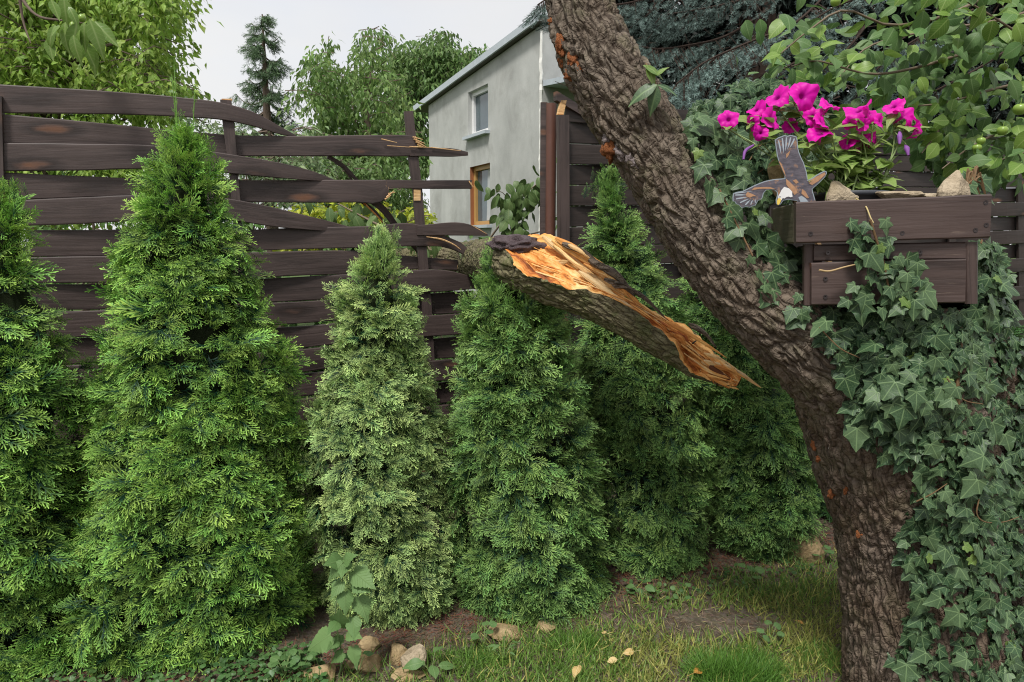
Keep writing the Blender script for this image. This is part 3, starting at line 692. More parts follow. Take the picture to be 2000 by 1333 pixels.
def barktube(name, stations, mat, parent, seg, n, seed=0, k=1.0):
    st = np.array(stations, float); C = P(st[:, 0], st[:, 1], st[:, 3]); R = st[:, 2] / F * st[:, 3]
    pts = path3(C, n); r = catmull(np.arange(len(R)), R, np.linspace(0, len(R) - 1, n))
    v, f, uv = tube(pts, r, seg, barkdisp(k, seed)); mb = MB(); mb.add(v, f, uv, np.concatenate([uv, np.zeros((len(uv), 1))], 1))
    return mb.build(name, mat, parent, smooth=True), pts, r
TR = [(1850, 1560, 205, 2.2), (1835, 1440, 185, 2.2), (1818, 1333, 168, 2.2), (1798, 1180, 150, 2.2), (1782, 1050, 148, 2.2), (1768, 950, 155, 2.2), (1750, 850, 165, 2.2), (1735, 760, 172, 2.2), (1728, 690, 160, 2.2), (1735, 640, 140, 2.2), (1750, 612, 120, 2.2)]
tr_o, tr_p, tr_r = barktube("trunk", TR, M_bark2, tree, 220, 320, 2)
LB = [(1128, -150, 56, 2.28), (1132, 0, 57, 2.26), (1162, 100, 65, 2.24), (1218, 200, 71, 2.22), (1277, 300, 70, 2.2), (1335, 400, 71, 2.18), (1400, 500, 71, 2.16), (1475, 585, 76, 2.14), (1560, 655, 86, 2.14), (1650, 725, 105, 2.15), (1725, 800, 115, 2.18)]
lb_o, lb_p, lb_r = barktube("limb", LB, M_bark, tree, 150, 380, 5)
# bark flap along the upper edge of the limb, and the bare seam on its lower side
mb = MB()
for (x0, y0, x1, y1, w_, D) in ((1190, 45, 1212, 95, .006, 2.2), (1200, 70, 1235, 120, .005, 2.2), (1206, 65, 1240, 112, .003, 2.2)):
    mb = MB(); spike(mb, P(x0, y0, D), P(x1, y1, D), w_); mb.build("splinter", M_splinter, tree)
# the stump the ivy climbs, under the planter
stump = thing("ivy_stump", "rough bark stump carrying the planter, hidden under the ivy", "stump", tuple(GP(1900, 1250)))
ST = [(1880, 1420, 130, 2.45), (1870, 1200, 125, 2.42), (1855, 1000, 125, 2.40), (1830, 800, 140, 2.36), (1790, 680, 150, 2.28), (1760, 625, 135, 2.2), (1755, 612, 120, 2.17)]
_, st_p, st_r = barktube("trunk", ST, M_bark2, stump, 120, 160, 12)
mb = MB(); addtube(mb, [st_p[-1] - [0, 0, .03], st_p[-1] + [0, 0, .012]], [st_r[-1] * .93] * 2, 40); mb.build("cut_top", M_bark2, stump)
def surf_front(px, py, pts=None, r=None):
    "depth of the front of the nearer of trunk and limb on a line of sight"
    best = None
    for pp, rr in ((tr_p, tr_r), (lb_p, lb_r), (st_p, st_r)):
        d = norm(ray(px, py)); w_ = pp - CAM; tt = w_ @ d; dist = np.linalg.norm(w_ - tt[:, None] * d, axis=1); k = np.argmin(dist - rr)
        if dist[k] < rr[k]:
            h = tt[k] - math.sqrt(rr[k] ** 2 - dist[k] ** 2); y = h * d[1]
            best = y if best is None else min(best, y)
    return best
def blob(mb, c, r, seed, sq=(1, 1, 1), amp=.25, seg=14):
    th = np.linspace(0, math.pi, seg // 2 + 2); ph = np.linspace(0, 2 * math.pi, seg, endpoint=False)
    d = np.stack([np.sin(th)[:, None] * np.cos(ph), np.sin(th)[:, None] * np.sin(ph), np.cos(th)[:, None] + 0 * ph[None]], -1)
    R = r * (1 + amp * fbm(d * 2.2 + seed * 7.7, 3, seed)); V = c + d * R[..., None] * np.array(sq)
    mb.add(V.reshape(-1, 3), grid_faces(len(th), seg, True)[:, ::-1])
for i, (x, y, rp_, m_) in enumerate([(1080, 42, 9, 0), (1098, 82, 13, 0), (1101, 98, 10, 0), (1100, 122, 12, 0), (1120, 116, 10, 0), (1132, 137, 8, 0), (1113, 147, 11, 0), (1193, 288, 19, 0), (1188, 272, 8, 1), (1207, 290, 9, 1), (1219, 302, 10, 1), (1229, 308, 8, 1), (1240, 318, 8, 1), (1246, 325, 6, 1),
                                     (1592, 868, 8, 0), (1600, 895, 8, 0), (1625, 963, 9, 0), (1652, 957, 6, 0), (1683, 1045, 10, 0)]):
    y_ = surf_front(x, y) or surf_front(x + 12, y - 6) or 2.15; mb = MB(); blob(mb, P(x, y, y_ - .002), rp_ / F * 2.1, i, (1.1 - .3 * (i % 2), .55, .8 + .35 * (i % 3)), 1.1, 30)
    mb.build("bracket_fungus", M_fungus2 if m_ else M_fungus, tree, smooth=True, label="grey crusty fungus lump" if m_ else "orange fungus lump")

# ------------------------------------------------------------------ the broken-off branch
branch = thing("broken_branch", "snapped thick branch with bright orange splintered wood lying across fence and shrub", "branch", tuple(P(1100, 560, 3.0)))
BS = [  # T, B (photo px), w share of raw wood, depth
    (700, 492, 690, 545, 0, 5.9), (800, 486, 790, 540, 0, 5.3), (905, 476, 900, 540, 0, 4.75), (945, 471, 936, 548, 0, 4.40), (988, 467, 966, 556, .04, 3.45), (1035, 463, 996, 566, .30, 3.10), (1078, 464, 1032, 582, .55, 2.98), (1130, 494, 1078, 596, .64, 2.89), (1180, 538, 1132, 614, .52, 2.82),
    (1235, 590, 1190, 642, .32, 2.76), (1290, 617, 1245, 676, .28, 2.71), (1340, 640, 1298, 706, .42, 2.66), (1378, 674, 1338, 730, .72, 2.62), (1412, 704, 1384, 744, .90, 2.56), (1436, 722, 1414, 752, 1.0, 2.53), (1448, 738, 1440, 754, 1.0, 2.51)]
bs = np.array(BS, float); Tw = P(bs[:, 0], bs[:, 1], bs[:, 5]); Bw = P(bs[:, 2], bs[:, 3], bs[:, 5]); kk = np.arange(len(bs)); NS = 260
ss = np.linspace(0, len(bs) - 1, NS); C = catmull(kk, (Tw + Bw) / 2, ss); R = catmull(kk, np.linalg.norm(Tw - Bw, axis=1) / 2, ss); U0 = catmull(kk, Tw - Bw, ss); Wf = np.clip(catmull(kk, bs[:, 4], ss), 0, 1)
Wf = np.clip(Wf + fbm(np.stack([ss * 1.6, 0 * ss, 0 * ss], -1), 4, 3) * .16 * (Wf > .03), 0, 1)
t = norm(np.gradient(C, axis=0)); U = norm(U0 - t * (U0 * t).sum(1, keepdims=True)); Fv = np.cross(U, t); Fv *= np.sign((Fv * (CAM - C)).sum(1, keepdims=True))
Ls = np.concatenate([[0], np.cumsum(np.linalg.norm(np.diff(C, axis=0), axis=1))])
thw = np.arccos(np.clip(1 - 2 * Wf, -1, 1)); NB, NW = 110, 84
q = np.linspace(0, 1, NB)[None]; th = thw[:, None] + (2 * math.pi - thw[:, None]) * q
dd = barkdisp(.75, 9)(th, Ls[:, None] + 0 * th, R[:, None] + 0 * th) * np.clip(R / .08, .3, 1)[:, None]
Rb = R[:, None] + dd + (.006 * (q < .02)) 
Vb = C[:, None] + Rb[..., None] * (np.cos(th)[..., None] * U[:, None] + np.sin(th)[..., None] * Fv[:, None])
uvb = np.stack([th * .1, Ls[:, None] + 0 * th], -1)
mb = MB(); mb.add(Vb.reshape(-1, 3), grid_faces(NS, NB), uvb.reshape(-1, 2), np.concatenate([uvb, np.zeros(uvb.shape[:2] + (1,))], -1).reshape(-1, 3)); mb.build("bark", M_barkold, branch, smooth=True)
q = np.linspace(0, 1, NW)[None]; a_, b_ = Vb[:, -1], Vb[:, 0]
Wd = norm(np.cross(t, b_ - a_ + 1e-6)); Wd *= np.sign((Wd * (U + Fv)).sum(1, keepdims=True))
wid = np.linalg.norm(b_ - a_, axis=1)[:, None]
X_ = q * wid + 0 * Ls[:, None]; Y_ = Ls[:, None] + 0 * q
n1_ = fbm(np.stack([X_ * 26, Y_ * 3.0, 0 * X_], -1), 4, 21); n2_ = fbm(np.stack([X_ * 75, Y_ * 6, 0 * X_ + 4], -1), 3, 25); n3_ = fbm(np.stack([X_ * 9, Y_ * 4, 0 * X_ + 8], -1), 3, 27)
stp = np.floor(n1_ * 7) / 7; rough = stp * .040 + n2_ * .012 + n3_ * .030 + .008 * (np.abs((X_ * 70 + n1_ * 3) % 1 - .5))
saw = 0
env = np.sin(np.pi * q) ** .6 * np.clip(wid / .12, 0, 1); Vw = a_[:, None] * (1 - q[..., None]) + b_[:, None] * q[..., None] + Wd[:, None] * ((rough - saw - .012 * np.sin(np.pi * q)) * env)[..., None]
uvw = np.stack([Ls[:, None] + 0 * q, q * wid], -1)
i0 = np.argmax(Wf > .02); mb = MB(); mb.add(Vw[i0:].reshape(-1, 3), grid_faces(NS - i0, NW), uvw[i0:].reshape(-1, 2)); mb.build("torn_wood", M_split, branch, smooth=True)
# splinters standing off the torn face
M_gapshade = plain('cavity_shade', (.10, .035, .015), .8, .2, .4, 40)  # dark tone painting the shade inside the split tip
M_split2 = rawwood("amber_wood", [(.3, (.35, .10, .02)), (.48, (.62, .26, .06)), (.62, (.78, .48, .16)), (.75, (.84, .62, .3))])
M_pale = rawwood("pale_sapwood", [(.3, (.45, .20, .07)), (.46, (.70, .45, .19)), (.62, (.80, .62, .36))])

_mx = (bs[:, 0] + bs[:, 2]) / 2; _rw = np.linalg.norm(Tw - Bw, axis=1) / 2
def shard(a, b, D0, D1, w0, mat, name="splinter", flat=.35, n=16, bend=(0, 0)):
    def dep(q): return float(np.interp(q[0] - 14, _mx, bs[:, 5] - _rw * .62)) 
    D0 = dep(a) - .004; D1 = dep(b) - .006
    a3, b3 = P(a[0], a[1], D0), P(b[0], b[1], D1); m_ = P((a[0] + b[0]) / 2 + bend[0], (a[1] + b[1]) / 2 + bend[1], (D0 + D1) / 2)
    pts = path3([a3, m_, b3], n); tt = np.linspace(0, 1, n); t_ = norm(np.gradient(pts, axis=0)); s = norm(np.cross(t_, CAM - pts)); f_ = norm(np.cross(s, t_))
    prof = w0 * (np.minimum(1, tt * 6 + .35) * (1 - tt) ** .55 + .08); an = np.linspace(0, 2 * math.pi, 10, endpoint=False)
    rr = 1 + .45 * fbm(np.stack([np.cos(an)[None] * 2 + 0 * tt[:, None], np.sin(an)[None] * 2 + 0 * tt[:, None], tt[:, None] * 5 + a[0] + 0 * an[None]], -1), 3)
    V = pts[:, None] + (prof[:, None] * rr)[..., None] * (np.cos(an)[None, :, None] * s[:, None] + flat * np.sin(an)[None, :, None] * f_[:, None])
    L = tt * np.linalg.norm(b3 - a3); uv = np.stack([L[:, None] + 0 * an[None], an[None] * w0 + 0 * L[:, None] + a[0] * .01], -1)
    mb = MB(); mb.add(V.reshape(-1, 3), grid_faces(n, 10, True), uv.reshape(-1, 2), np.concatenate([uv[..., ::-1], 0 * uv[..., :1]], -1).reshape(-1, 3))
    mb.add(V[0], np.arange(10)[None][:, ::-1]); mb.add(V[-1], np.arange(10)[None]); mb.build(name, mat, branch)
for k in range(64):     # fine fibres lifting off along the grain
    i = int(rng.integers(i0 + 6, NS - 12)); u = rng.uniform(.08, .92); j = min(NS - 1, i + int(rng.uniform(12, 40))); du = rng.normal() * .05
    p_ = Vw[i, int(u * (NW - 1))] + Wd[i] * .002; e_ = Vw[j, int(np.clip(u + du, .03, .97) * (NW - 1))] + Wd[j] * rng.uniform(.004, .020); m_ = (p_ + e_) / 2 + Wd[i] * .003
    mb = MB(); pp = path3([p_, m_, e_], 7); w_ = rng.uniform(.002, .0055); v, f, u_ = tube(pp, [w_ * .7, w_, w_, w_ * .9, w_ * .7, w_ * .4, .0006], 4); mb.add(v, f, np.stack([u_[:, 1], u_[:, 0] + k], -1)); mb.build("fibre", [M_pale, M_split2, M_split][int(rng.integers(3))], branch)
for a, b, D0, D1, w_, m_, fl, bd in [((1060, 462), (1215, 590), 3.22, 2.82, .016, M_pale, .5, (8, 4)), ((1085, 465), (1255, 600), 3.25, 2.84, .016, M_split2, .6, (14, -6)), ((1385, 728), (1425, 760), 0, 0, .007, M_split, .6, (0, 2)), ((1395, 715), (1462, 742), 0, 0, .007, M_split2, .6, (2, -3)), ((1375, 690), (1440, 722), 0, 0, .006, M_pale, .6, (2, -3)), ((1078, 470), (1240, 590), 3.2, 2.84, .010, M_split2, .6, (10, -2)), ((1110, 478), (1190, 545), 3.16, 2.95, .009, M_pale, .6, (6, -6)),
                                     ((1060, 526), (1110, 510), 3.14, 3.02, .020, M_pale, .35, (0, -2)), ((1040, 545), (1145, 568), 3.14, 2.92, .012, M_pale, .5, (0, 6)), ((1048, 520), (1170, 585), 3.10, 2.90, .012, M_split2, .5, (0, 8)), ((998, 492), (1050, 522), 3.40, 3.16, .016, M_split2, .5, (4, 2)), ((1020, 505), (1065, 530), 3.30, 3.12, .010, M_pale, .5, (2, 0)),
                                     ((1130, 530), (1250, 612), 2.98, 2.76, .012, M_pale, .5, (0, 2)), ((1300, 628), (1420, 700), 2.68, 2.5, .010, M_split2, .5, (0, -3)), ((1330, 640), (1350, 664), 2.66, 2.56, .004, M_split2, .5, (0, -3)), ((1352, 672), (1364, 662), 2.6, 2.55, .004, M_bark, .6, (0, 0)),
                                     ((1370, 706), (1487, 758), 2.56, 2.42, .012, M_pale, .4, (6, -8)), ((1370, 722), (1443, 761), 2.55, 2.44, .012, M_split2, .5, (-4, 3)), ((1342, 700), (1425, 740), 2.54, 2.46, .012, M_split, .5, (0, 4)), ((1080, 478), (1160, 536), 3.18, 2.98, .007, M_split, .6, (0, 4)), ((1085, 545), (1180, 582), 3.02, 2.86, .007, M_pale, .6, (0, 4))]:
    shard(a, b, D0, D1, w_, m_, flat=fl, bend=bd)
shard((1098, 476), (1180, 528), 0, 0, .013, M_bark2, "bark_strip", .7, bend=(6, -6)); shard((1150, 508), (1240, 580), 0, 0, .018, M_bark2, "bark_strip", .8, bend=(6, -8)); shard((1180, 545), (1300, 622), 0, 0, .012, M_bark2, "bark_strip", .7, bend=(8, -9)); shard((1385, 716), (1436, 748), 0, 0, .010, M_gapshade, "gap_shade", .4, bend=(0, 0)); shard((1345, 632), (1400, 680), 0, 0, .010, M_bark2, "bark_strip", .7, bend=(4, -4)); shard((1140, 515), (1245, 598), 3.10, 2.86, .010, M_split, "splinter", .6, bend=(10, -8)); shard((1196, 556), (1242, 572), 2.95, 2.9, .016, M_bark2, "bark_strip", .6, bend=(0, -6))
M_char = plain("dark_wet_bark", (.075, .050, .055), .42, .5, .6, 45, 1.0)
q0 = P(1018, 482, 3.03); mb = MB(); blob(mb, q0, .105, 5, (1.25, .8, .42), .6, 60); mb.build("dark_burl", M_char, branch, smooth=True)
# twigs of the fallen crown and their hanging leaves
M_twig = plain("twig", (.17, .13, .09), .7, .3); M_cherryleaf = leafmat("wilting_cherry_leaf", (.06, .12, .03), (.13, .20, .07), (.2, .26, .1), 'mid', .2)
def twig(parent, pts, r0, r1, mat=None, n=16, name="twig"):
    mb = MB(); addtube(mb, pts, np.linspace(r0, r1, n), 6, n); return mb.build(name, mat or M_twig, parent, smooth=True)
def leaf_objs(parent, tmpls, mats, pos, R, sc_, name="leaf", cache={}):
    for i in range(len(pos)):
        k = int(rng.integers(len(tmpls))); mt = mats[int(rng.integers(len(mats)))]; key = (id(tmpls[k][0]), mt.name)
        if key not in cache:
            b = MB(); b.add(*tmpls[k][:4]); cache[key] = b.mesh(name, mt, True)
        o = bpy.data.objects.new(name, cache[key]); sc.collection.objects.link(o); o.parent = parent; o.matrix_parent_inverse = Matrix.Translation(-parent.location)
        M = Matrix.Identity(4)
        for a in range(3):
            for b_ in range(3): M[a][b_] = float(R[i][a, b_] * sc_[i])
            M[a][3] = float(pos[i][a])
        o.matrix_basis = M
def hang_leaves(parent, pts3, n, size, tmpls=OVAL, mats=None, down=1.0, spread=.05):
    pts3 = np.asarray(pts3); k = rng.integers(0, len(pts3), n); pos = pts3[k] + rng.normal(size=(n, 3)) * spread
    tip = np.stack([rnd(n, -.7, .7), rnd(n, -.7, .3), -down * rnd(n, .4, 1.2)], -1); nr = np.stack([rnd(n, -.8, .8), rnd(n, -1, -.1), rnd(n, .1, .9)], -1)
    leaf_objs(parent, tmpls, mats, pos, basis(tip, nr), size * rnd(n, .7, 1.2))
tw1 = P([938, 965, 1000, 1025, 1058], [492, 455, 410, 380, 352], [4.9, 4.85, 4.8, 4.8, 4.8]); twig(branch, tw1, .009, .003)
tw2 = P([1000, 985, 968], [410, 380, 372], [4.8, 4.75, 4.7]); twig(branch, tw2, .004, .002)
tw3 = P([985, 1030, 1075], [475, 460, 448], [4.75, 4.8, 4.9]); twig(branch, tw3, .007, .004)
tw4 = P([1005, 1010, 1000], [405, 430, 460], [4.8, 4.75, 4.7]); twig(branch, tw4, .004, .002)
hang_leaves(branch, path3(tw1, 20)[8:], 60, .085, mats=[M_cherryleaf]); hang_leaves(branch, path3(tw2, 8), 26, .08, mats=[M_cherryleaf]); hang_leaves(branch, path3(tw4, 8), 52, .085, mats=[M_cherryleaf])
tw5 = P([1010, 960, 900, 850, 830], [490, 500, 512, 500, 470], [3.9, 4.3, 4.7, 4.9, 5.0]); twig(branch, tw5, .012, .004); hang_leaves(branch, path3(tw5, 20)[6:], 60, .10, mats=[M_cherryleaf], spread=.07)
tw6 = P([860, 800, 720, 660], [500, 470, 430, 398], [5.2, 5.3, 5.4, 5.5]); twig(branch, tw6, .016, .005); hang_leaves(branch, path3(tw6, 24)[8:], 64, .11, mats=[M_cherryleaf], spread=.1)
twig(branch, P([1000, 980, 955, 932, 912, 896], [490, 497, 508, 512, 498, 476], [3.2, 3.3, 3.7, 4.1, 4.3, 4.3]), .012, .006, plain('peeled_twig', (.36, .24, .13), .6))
# ------------------------------------------------------------------ thujas
def thuja(label, D, prof, dark, tip, n=3600, seed=0, flen=.105, ztop=None, shoots=0, back=.16, lumps=.16):
    prof = np.array(prof, float); cx_ = (prof[:, 1] + prof[:, 2]) / 2; c3 = P(cx_, prof[:, 0], D); r3 = (prof[:, 2] - prof[:, 1]) / 2 / F * D
    o = np.argsort(c3[:, 2]); z, X, R = c3[o, 2], c3[o, 0], np.maximum(r3[o] - np.interp(c3[o, 2], [.9, 1.7], [.022, .052]), .014)
    if z[0] > .08: z = np.concatenate([[.04], z]); X = np.concatenate([[X[0]], X]); R = np.concatenate([[R[0] * .8], R])
    root = thing("thuja_shrub", label, "thuja", (float(X[0]), D, 0), "conical thujas of the hedge")
    g = np.random.default_rng(100 + seed); rf = lambda q: catmull(z, R, q); xf = lambda q: np.interp(q, z, X)
    # clumps over the flanks
    n = int(n * 1.38); flen *= .92; nc = n // 6; zz = []
    while len(zz) < nc:
        q = g.uniform(z[0], z[-1], nc * 2); k = g.random(nc * 2) < (rf(q) + .04) / R.max(); zz += list(q[k])
    zz = np.array(zz[:nc]); ph = g.uniform(0, 2 * math.pi, nc); keep = (np.sin(ph) < .25) | (g.random(nc) < back); zz, ph = zz[keep], ph[keep]
    od = np.stack([np.cos(ph), np.sin(ph), 0 * ph], -1)
    lump = 1 + lumps * fbm(np.stack([od[:, 0] * 1.9, od[:, 1] * 1.9, zz * 4.2 + seed * 9], -1), 3, seed) * 2 
    shelf = .020 * np.sin(zz * 62 + 5 * vn(np.stack([od[:, 0] * 1.6, od[:, 1] * 1.6, zz * 2 + seed], -1), seed + 4))
    Rr = np.maximum(rf(zz) * lump + shelf, .01); ctr = np.stack([xf(zz), np.full(len(zz), D), zz], -1)
    taper = np.clip((z[-1] - zz) / .35, .15, 1)
    mbs = MB(); tipz = np.clip((zz - z[-1] + .5) / .5, 0, 1)
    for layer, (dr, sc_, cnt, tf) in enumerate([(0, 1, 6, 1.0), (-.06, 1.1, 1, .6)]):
        m_ = len(zz) * cnt; rep = np.repeat(np.arange(len(zz)), cnt); o_ = od[rep]; tg = np.stack([-o_[:, 1], o_[:, 0], 0 * o_[:, 0]], -1); up = np.array([0, 0, 1.0])
        a = np.tile(np.linspace(-1, 1, cnt) if cnt > 1 else [0], len(zz)) + g.normal(size=m_) * .25
        bias = np.repeat(g.uniform(-.55, .45, len(zz)), cnt) + tipz[rep] * .9
        tipd = o_ * (.55 + g.uniform(-.15, .25, m_))[:, None] + tg * (a * .95 * taper[rep])[:, None] + up * (bias + g.normal(size=m_) * .18)[:, None]
        nr = up * .62 + o_ * .75 + g.normal(size=(m_, 3)) * .33
        base = ctr[rep] + o_ * (Rr[rep] + dr - flen * .55)[:, None] + tg * (a * .018)[:, None] + g.normal(size=(m_, 3)) * .016
        s_ = flen * g.uniform(.8, 1.15, m_) * np.repeat(g.uniform(.72, 1.25, len(zz)), cnt) * np.clip(.55 + taper[rep] * .5, .5, 1); base[:, 2] = np.maximum(base[:, 2], .05)
        tint = np.stack([np.full(m_, tf) * g.uniform(.75, 1.1, m_) * (1 + .35 * tipz[rep]), g.uniform(.8, 1.15, m_) * np.repeat(g.uniform(.82, 1.15, len(zz)), cnt) * (1 if layer == 0 else .8), g.uniform(.8, 1.2, m_)], -1)  # crown top lightened in the colour, as its upright sprays catch little light
        kind = g.integers(0, 4, m_); Rm = basis(tipd, nr)
        for k in range(4):
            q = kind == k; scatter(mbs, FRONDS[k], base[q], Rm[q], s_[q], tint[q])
    # leader shoots
    for k in range(22 + shoots * 3):
        zt = z[-1]; b0 = np.array([X[-1], D, zt - .13]) + g.normal(size=3) * [.02, .02, .03]; hgt = g.uniform(.05, .13) if k >= shoots else g.uniform(.25, .37)
        dirv = norm(np.array([g.normal() * .22, g.normal() * .22, 1])) if k >= shoots else norm(np.array([g.normal() * .06, 0, 1]))
        nf = 4 if k >= shoots else 7
        for j in range(nf):
            p = b0 + dirv * hgt * (j + .3) / nf; Tm = FRONDS[j % 4]; td = dirv * 1.0 + g.normal(size=3) * .4
            scatter(mbs, Tm, p[None], basis(td[None], g.normal(size=(1, 3))), np.array([(.055 if k >= shoots else .026)]), np.array([[1.1, 1.0, 1.1]]))
        v, f, u_ = tube(np.array([b0, b0 + dirv * hgt]), [.003, .0015], 4); mbs.add(v, f, u_, (.8, .9, 1.1))
    mt = conifermat("thuja_foliage", dark, tip)
    fo = mbs.build("foliage", mt, root, kind='stuff')
    # solid core with the interior's shade put into its colour, and the stem
    zi = np.linspace(z[0] + .02, z[-1] - .12, 40); ai = np.linspace(0, 2 * math.pi, 26, endpoint=False); A2, Z2 = np.meshgrid(ai, zi)
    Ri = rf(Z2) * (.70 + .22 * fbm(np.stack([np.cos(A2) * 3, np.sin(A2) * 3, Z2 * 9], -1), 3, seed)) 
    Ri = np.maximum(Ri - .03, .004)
    V = np.stack([xf(Z2) + Ri * np.cos(A2), D + Ri * np.sin(A2), Z2], -1); mbi = MB(); mbi.add(V.reshape(-1, 3), grid_faces(40, 26, True), np.stack([A2, Z2], -1).reshape(-1, 2)); mbi.build("shade_core", M_inner, root)
    mbt = MB(); addtube(mbt, [[X[0], D, 0], [X[0], D, z[1]], [X[-1], D, z[-1]]], [.035, .025, .004], 8, 12); mbt.build("trunk", M_twigd, root)
    return root
M_inner = plain("thuja_core_shade", (.022, .030, .014), .9, .1, .5, 40, .5); M_twigd = plain("thuja_stem", (.10, .06, .035), .85, .2)  # core tone carries the interior shade; stem is a plain dark brown
DK, TP = (.018, .055, .024), (.10, .20, .045)
thuja("tall bright green thuja cut off by the left edge of the picture", 2.74, [(372, 2, 16), (400, -35, 45), (450, -75, 82), (540, -100, 78), (600, -120, 118), (700, -150, 158), (800, -190, 162), (900, -200, 178), (1000, -230, 205), (1150, -250, 225), (1333, -250, 235)], (.012, .052, .027), (.29, .52, .10), 4400, 1, .115)
thuja("tallest bright green thuja, with thin leader shoots, second from the left", 2.90, [(262, 350, 372), (300, 305, 425), (370, 278, 450), (430, 275, 460), (500, 243, 503), (600, 225, 520), (700, 218, 556), (800, 205, 562), (900, 185, 588), (1000, 182, 610), (1100, 188, 622), (1200, 195, 615), (1275, 215, 595)], (.012, .052, .027), (.30, .53, .10), 6000, 2, .112, shoots=3)
thuja("thuja with pale cream-green tips in front of the unbroken slats", 3.02, [(455, 738, 752), (500, 705, 788), (560, 655, 812), (650, 648, 826), (750, 628, 852), (850, 590, 874), (950, 606, 884), (1050, 618, 890), (1150, 635, 884), (1225, 670, 850)], (.016, .058, .028), (.46, .64, .22), 4800, 3, .085)
thuja("mid green thuja with the broken branch lying on its top", 3.12, [(505, 935, 990), (545, 912, 1040), (600, 896, 1098), (640, 894, 1115), (700, 894, 1118), (800, 885, 1135), (900, 880, 1158), (1000, 884, 1172), (1100, 892, 1178), (1195, 915, 1160)], (.012, .046, .025), (.24, .41, .11), 4600, 4, .105)
thuja("mid green thuja rising behind the tip of the broken branch", 3.5, [(350, 1185, 1197), (400, 1152, 1228), (500, 1138, 1290), (600, 1130, 1325), (700, 1118, 1348), (800, 1128, 1368), (900, 1145, 1382), (1000, 1158, 1385), (1060, 1165, 1380), (1120, 1195, 1350)], (.012, .046, .025), (.24, .41, .11), 4200, 5, .105)
thuja("broad thuja half hidden behind the leaning limb, left of the trunk", 3.62, [(440, 1372, 1388), (520, 1335, 1430), (600, 1320, 1480), (700, 1332, 1530), (800, 1345, 1565), (900, 1362, 1580), (1000, 1378, 1580), (1050, 1390, 1565), (1095, 1420, 1530)], (.012, .046, .025), (.23, .40, .11), 4200, 6, .105)
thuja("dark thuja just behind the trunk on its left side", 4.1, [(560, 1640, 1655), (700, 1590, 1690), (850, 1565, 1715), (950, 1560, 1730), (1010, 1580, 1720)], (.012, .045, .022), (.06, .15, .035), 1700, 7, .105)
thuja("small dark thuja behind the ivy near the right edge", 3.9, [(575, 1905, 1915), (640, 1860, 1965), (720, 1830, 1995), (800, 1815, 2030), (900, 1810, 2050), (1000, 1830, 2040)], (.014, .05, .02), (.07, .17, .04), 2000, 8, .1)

# ------------------------------------------------------------------ trees and shrubs behind the fence
M_trunkbg = plain("far_bark", (.12, .09, .07), .85, .2)
def crown_tree(name, label, cat, D, dz, polys, ncl, lpc, size, mats, tmpl=SLEAF, trunk=None, clr=.35, droop=.6, group=None, seed=0, limbs=14, twigs=True):
    g = np.random.default_rng(500 + seed); root = thing(name, label, cat, (float(P(trunk[0], 480, D)[0]), D, 0), group)
    q = np.concatenate([psample(p, max(1, int(ncl * w_))) for p, w_ in polys]); n = len(q); Dp = D + g.uniform(-dz, dz, n); c = P(q[:, 0], q[:, 1], Dp); c[:, 2] = np.maximum(c[:, 2], .3)
    tx = root.location.x; base = np.array([tx, D, 0]); top = P(trunk[0], trunk[1], D)
    mbw = MB(); addtube(mbw, [base, (base + top) / 2 + [.05, 0, 0], top], [trunk[2], trunk[2] * .7, trunk[2] * .25], 8, 14)
    for k in range(min(limbs, n)):
        e = c[int(g.integers(n))]; s_ = base + (top - base) * g.uniform(.35, .9); m_ = (s_ + e) / 2 + [0, 0, .12 * np.linalg.norm(e - s_)]
        addtube(mbw, [s_, m_, e], [trunk[2] * .35, trunk[2] * .18, .008], 5, 9)
    mbw.build("trunk", M_trunkbg, root)
    mbl = MB(); mbt = MB()
    d = rdir(n) * [1, .7, .35]; rep = np.repeat(np.arange(n), lpc); m_ = len(rep); tt = g.uniform(-1, 1, m_); L = clr * g.uniform(.6, 1.2, n)
    pos = c[rep] + d[rep] * (tt * L[rep])[:, None] - np.array([0, 0, 1.0]) * (np.abs(tt) ** 2 * L[rep] * droop * .6)[:, None] + g.normal(size=(m_, 3)) * size * .55
    side = np.cross(d[rep], [0, 0, 1.0]) * np.sign(g.normal(size=m_))[:, None]
    tip = side * .7 + d[rep] * .6 * np.sign(tt)[:, None] - np.array([0, 0, 1.0]) * (droop * g.uniform(.3, 1.4, m_))[:, None] + g.normal(size=(m_, 3)) * .25
    nr = np.array([0, -.45, .9]) + g.normal(size=(m_, 3)) * .5; pos[:, 2] = np.maximum(pos[:, 2], .1)
    scatter(mbl, tmpl, pos, basis(tip, nr), size * g.uniform(.7, 1.25, m_), tints(m_, .25, .1) * np.repeat(1 + g.normal(size=n) * .14, lpc)[:, None])
    mbl.build("crown", mats, root, kind='stuff')
    if twigs:
        for k in range(0, n, 2):
            pp = np.array([c[k] - d[k] * L[k], c[k] + [0, 0, .02], c[k] + d[k] * L[k] - [0, 0, L[k] * droop * .5]]); v, f, u_ = tube(path3(pp, 5), [.008, .007, .006, .004, .003], 3); mbt.add(v, f, u_)
        mbt.build("twigs", M_trunkbg, root, kind='stuff')
    return root
WLEAF = simple_leaf(.24, .2, .35); SLANCE2 = simple_leaf(.2, .2, .4)
LM = lambda nm, a, b, tr=.35: leafmat(nm, a, b, trans=tr, rough=.5, scale=1.2)
M_w1 = LM("walnut_leaf", (.19, .33, .05), (.36, .50, .11), .5); M_ch = LM("cherry_leaf_far", (.15, .26, .07), (.29, .40, .14), .45); M_ch2 = LM("darker_leaf_far", (.10, .19, .055), (.19, .29, .09), .4)
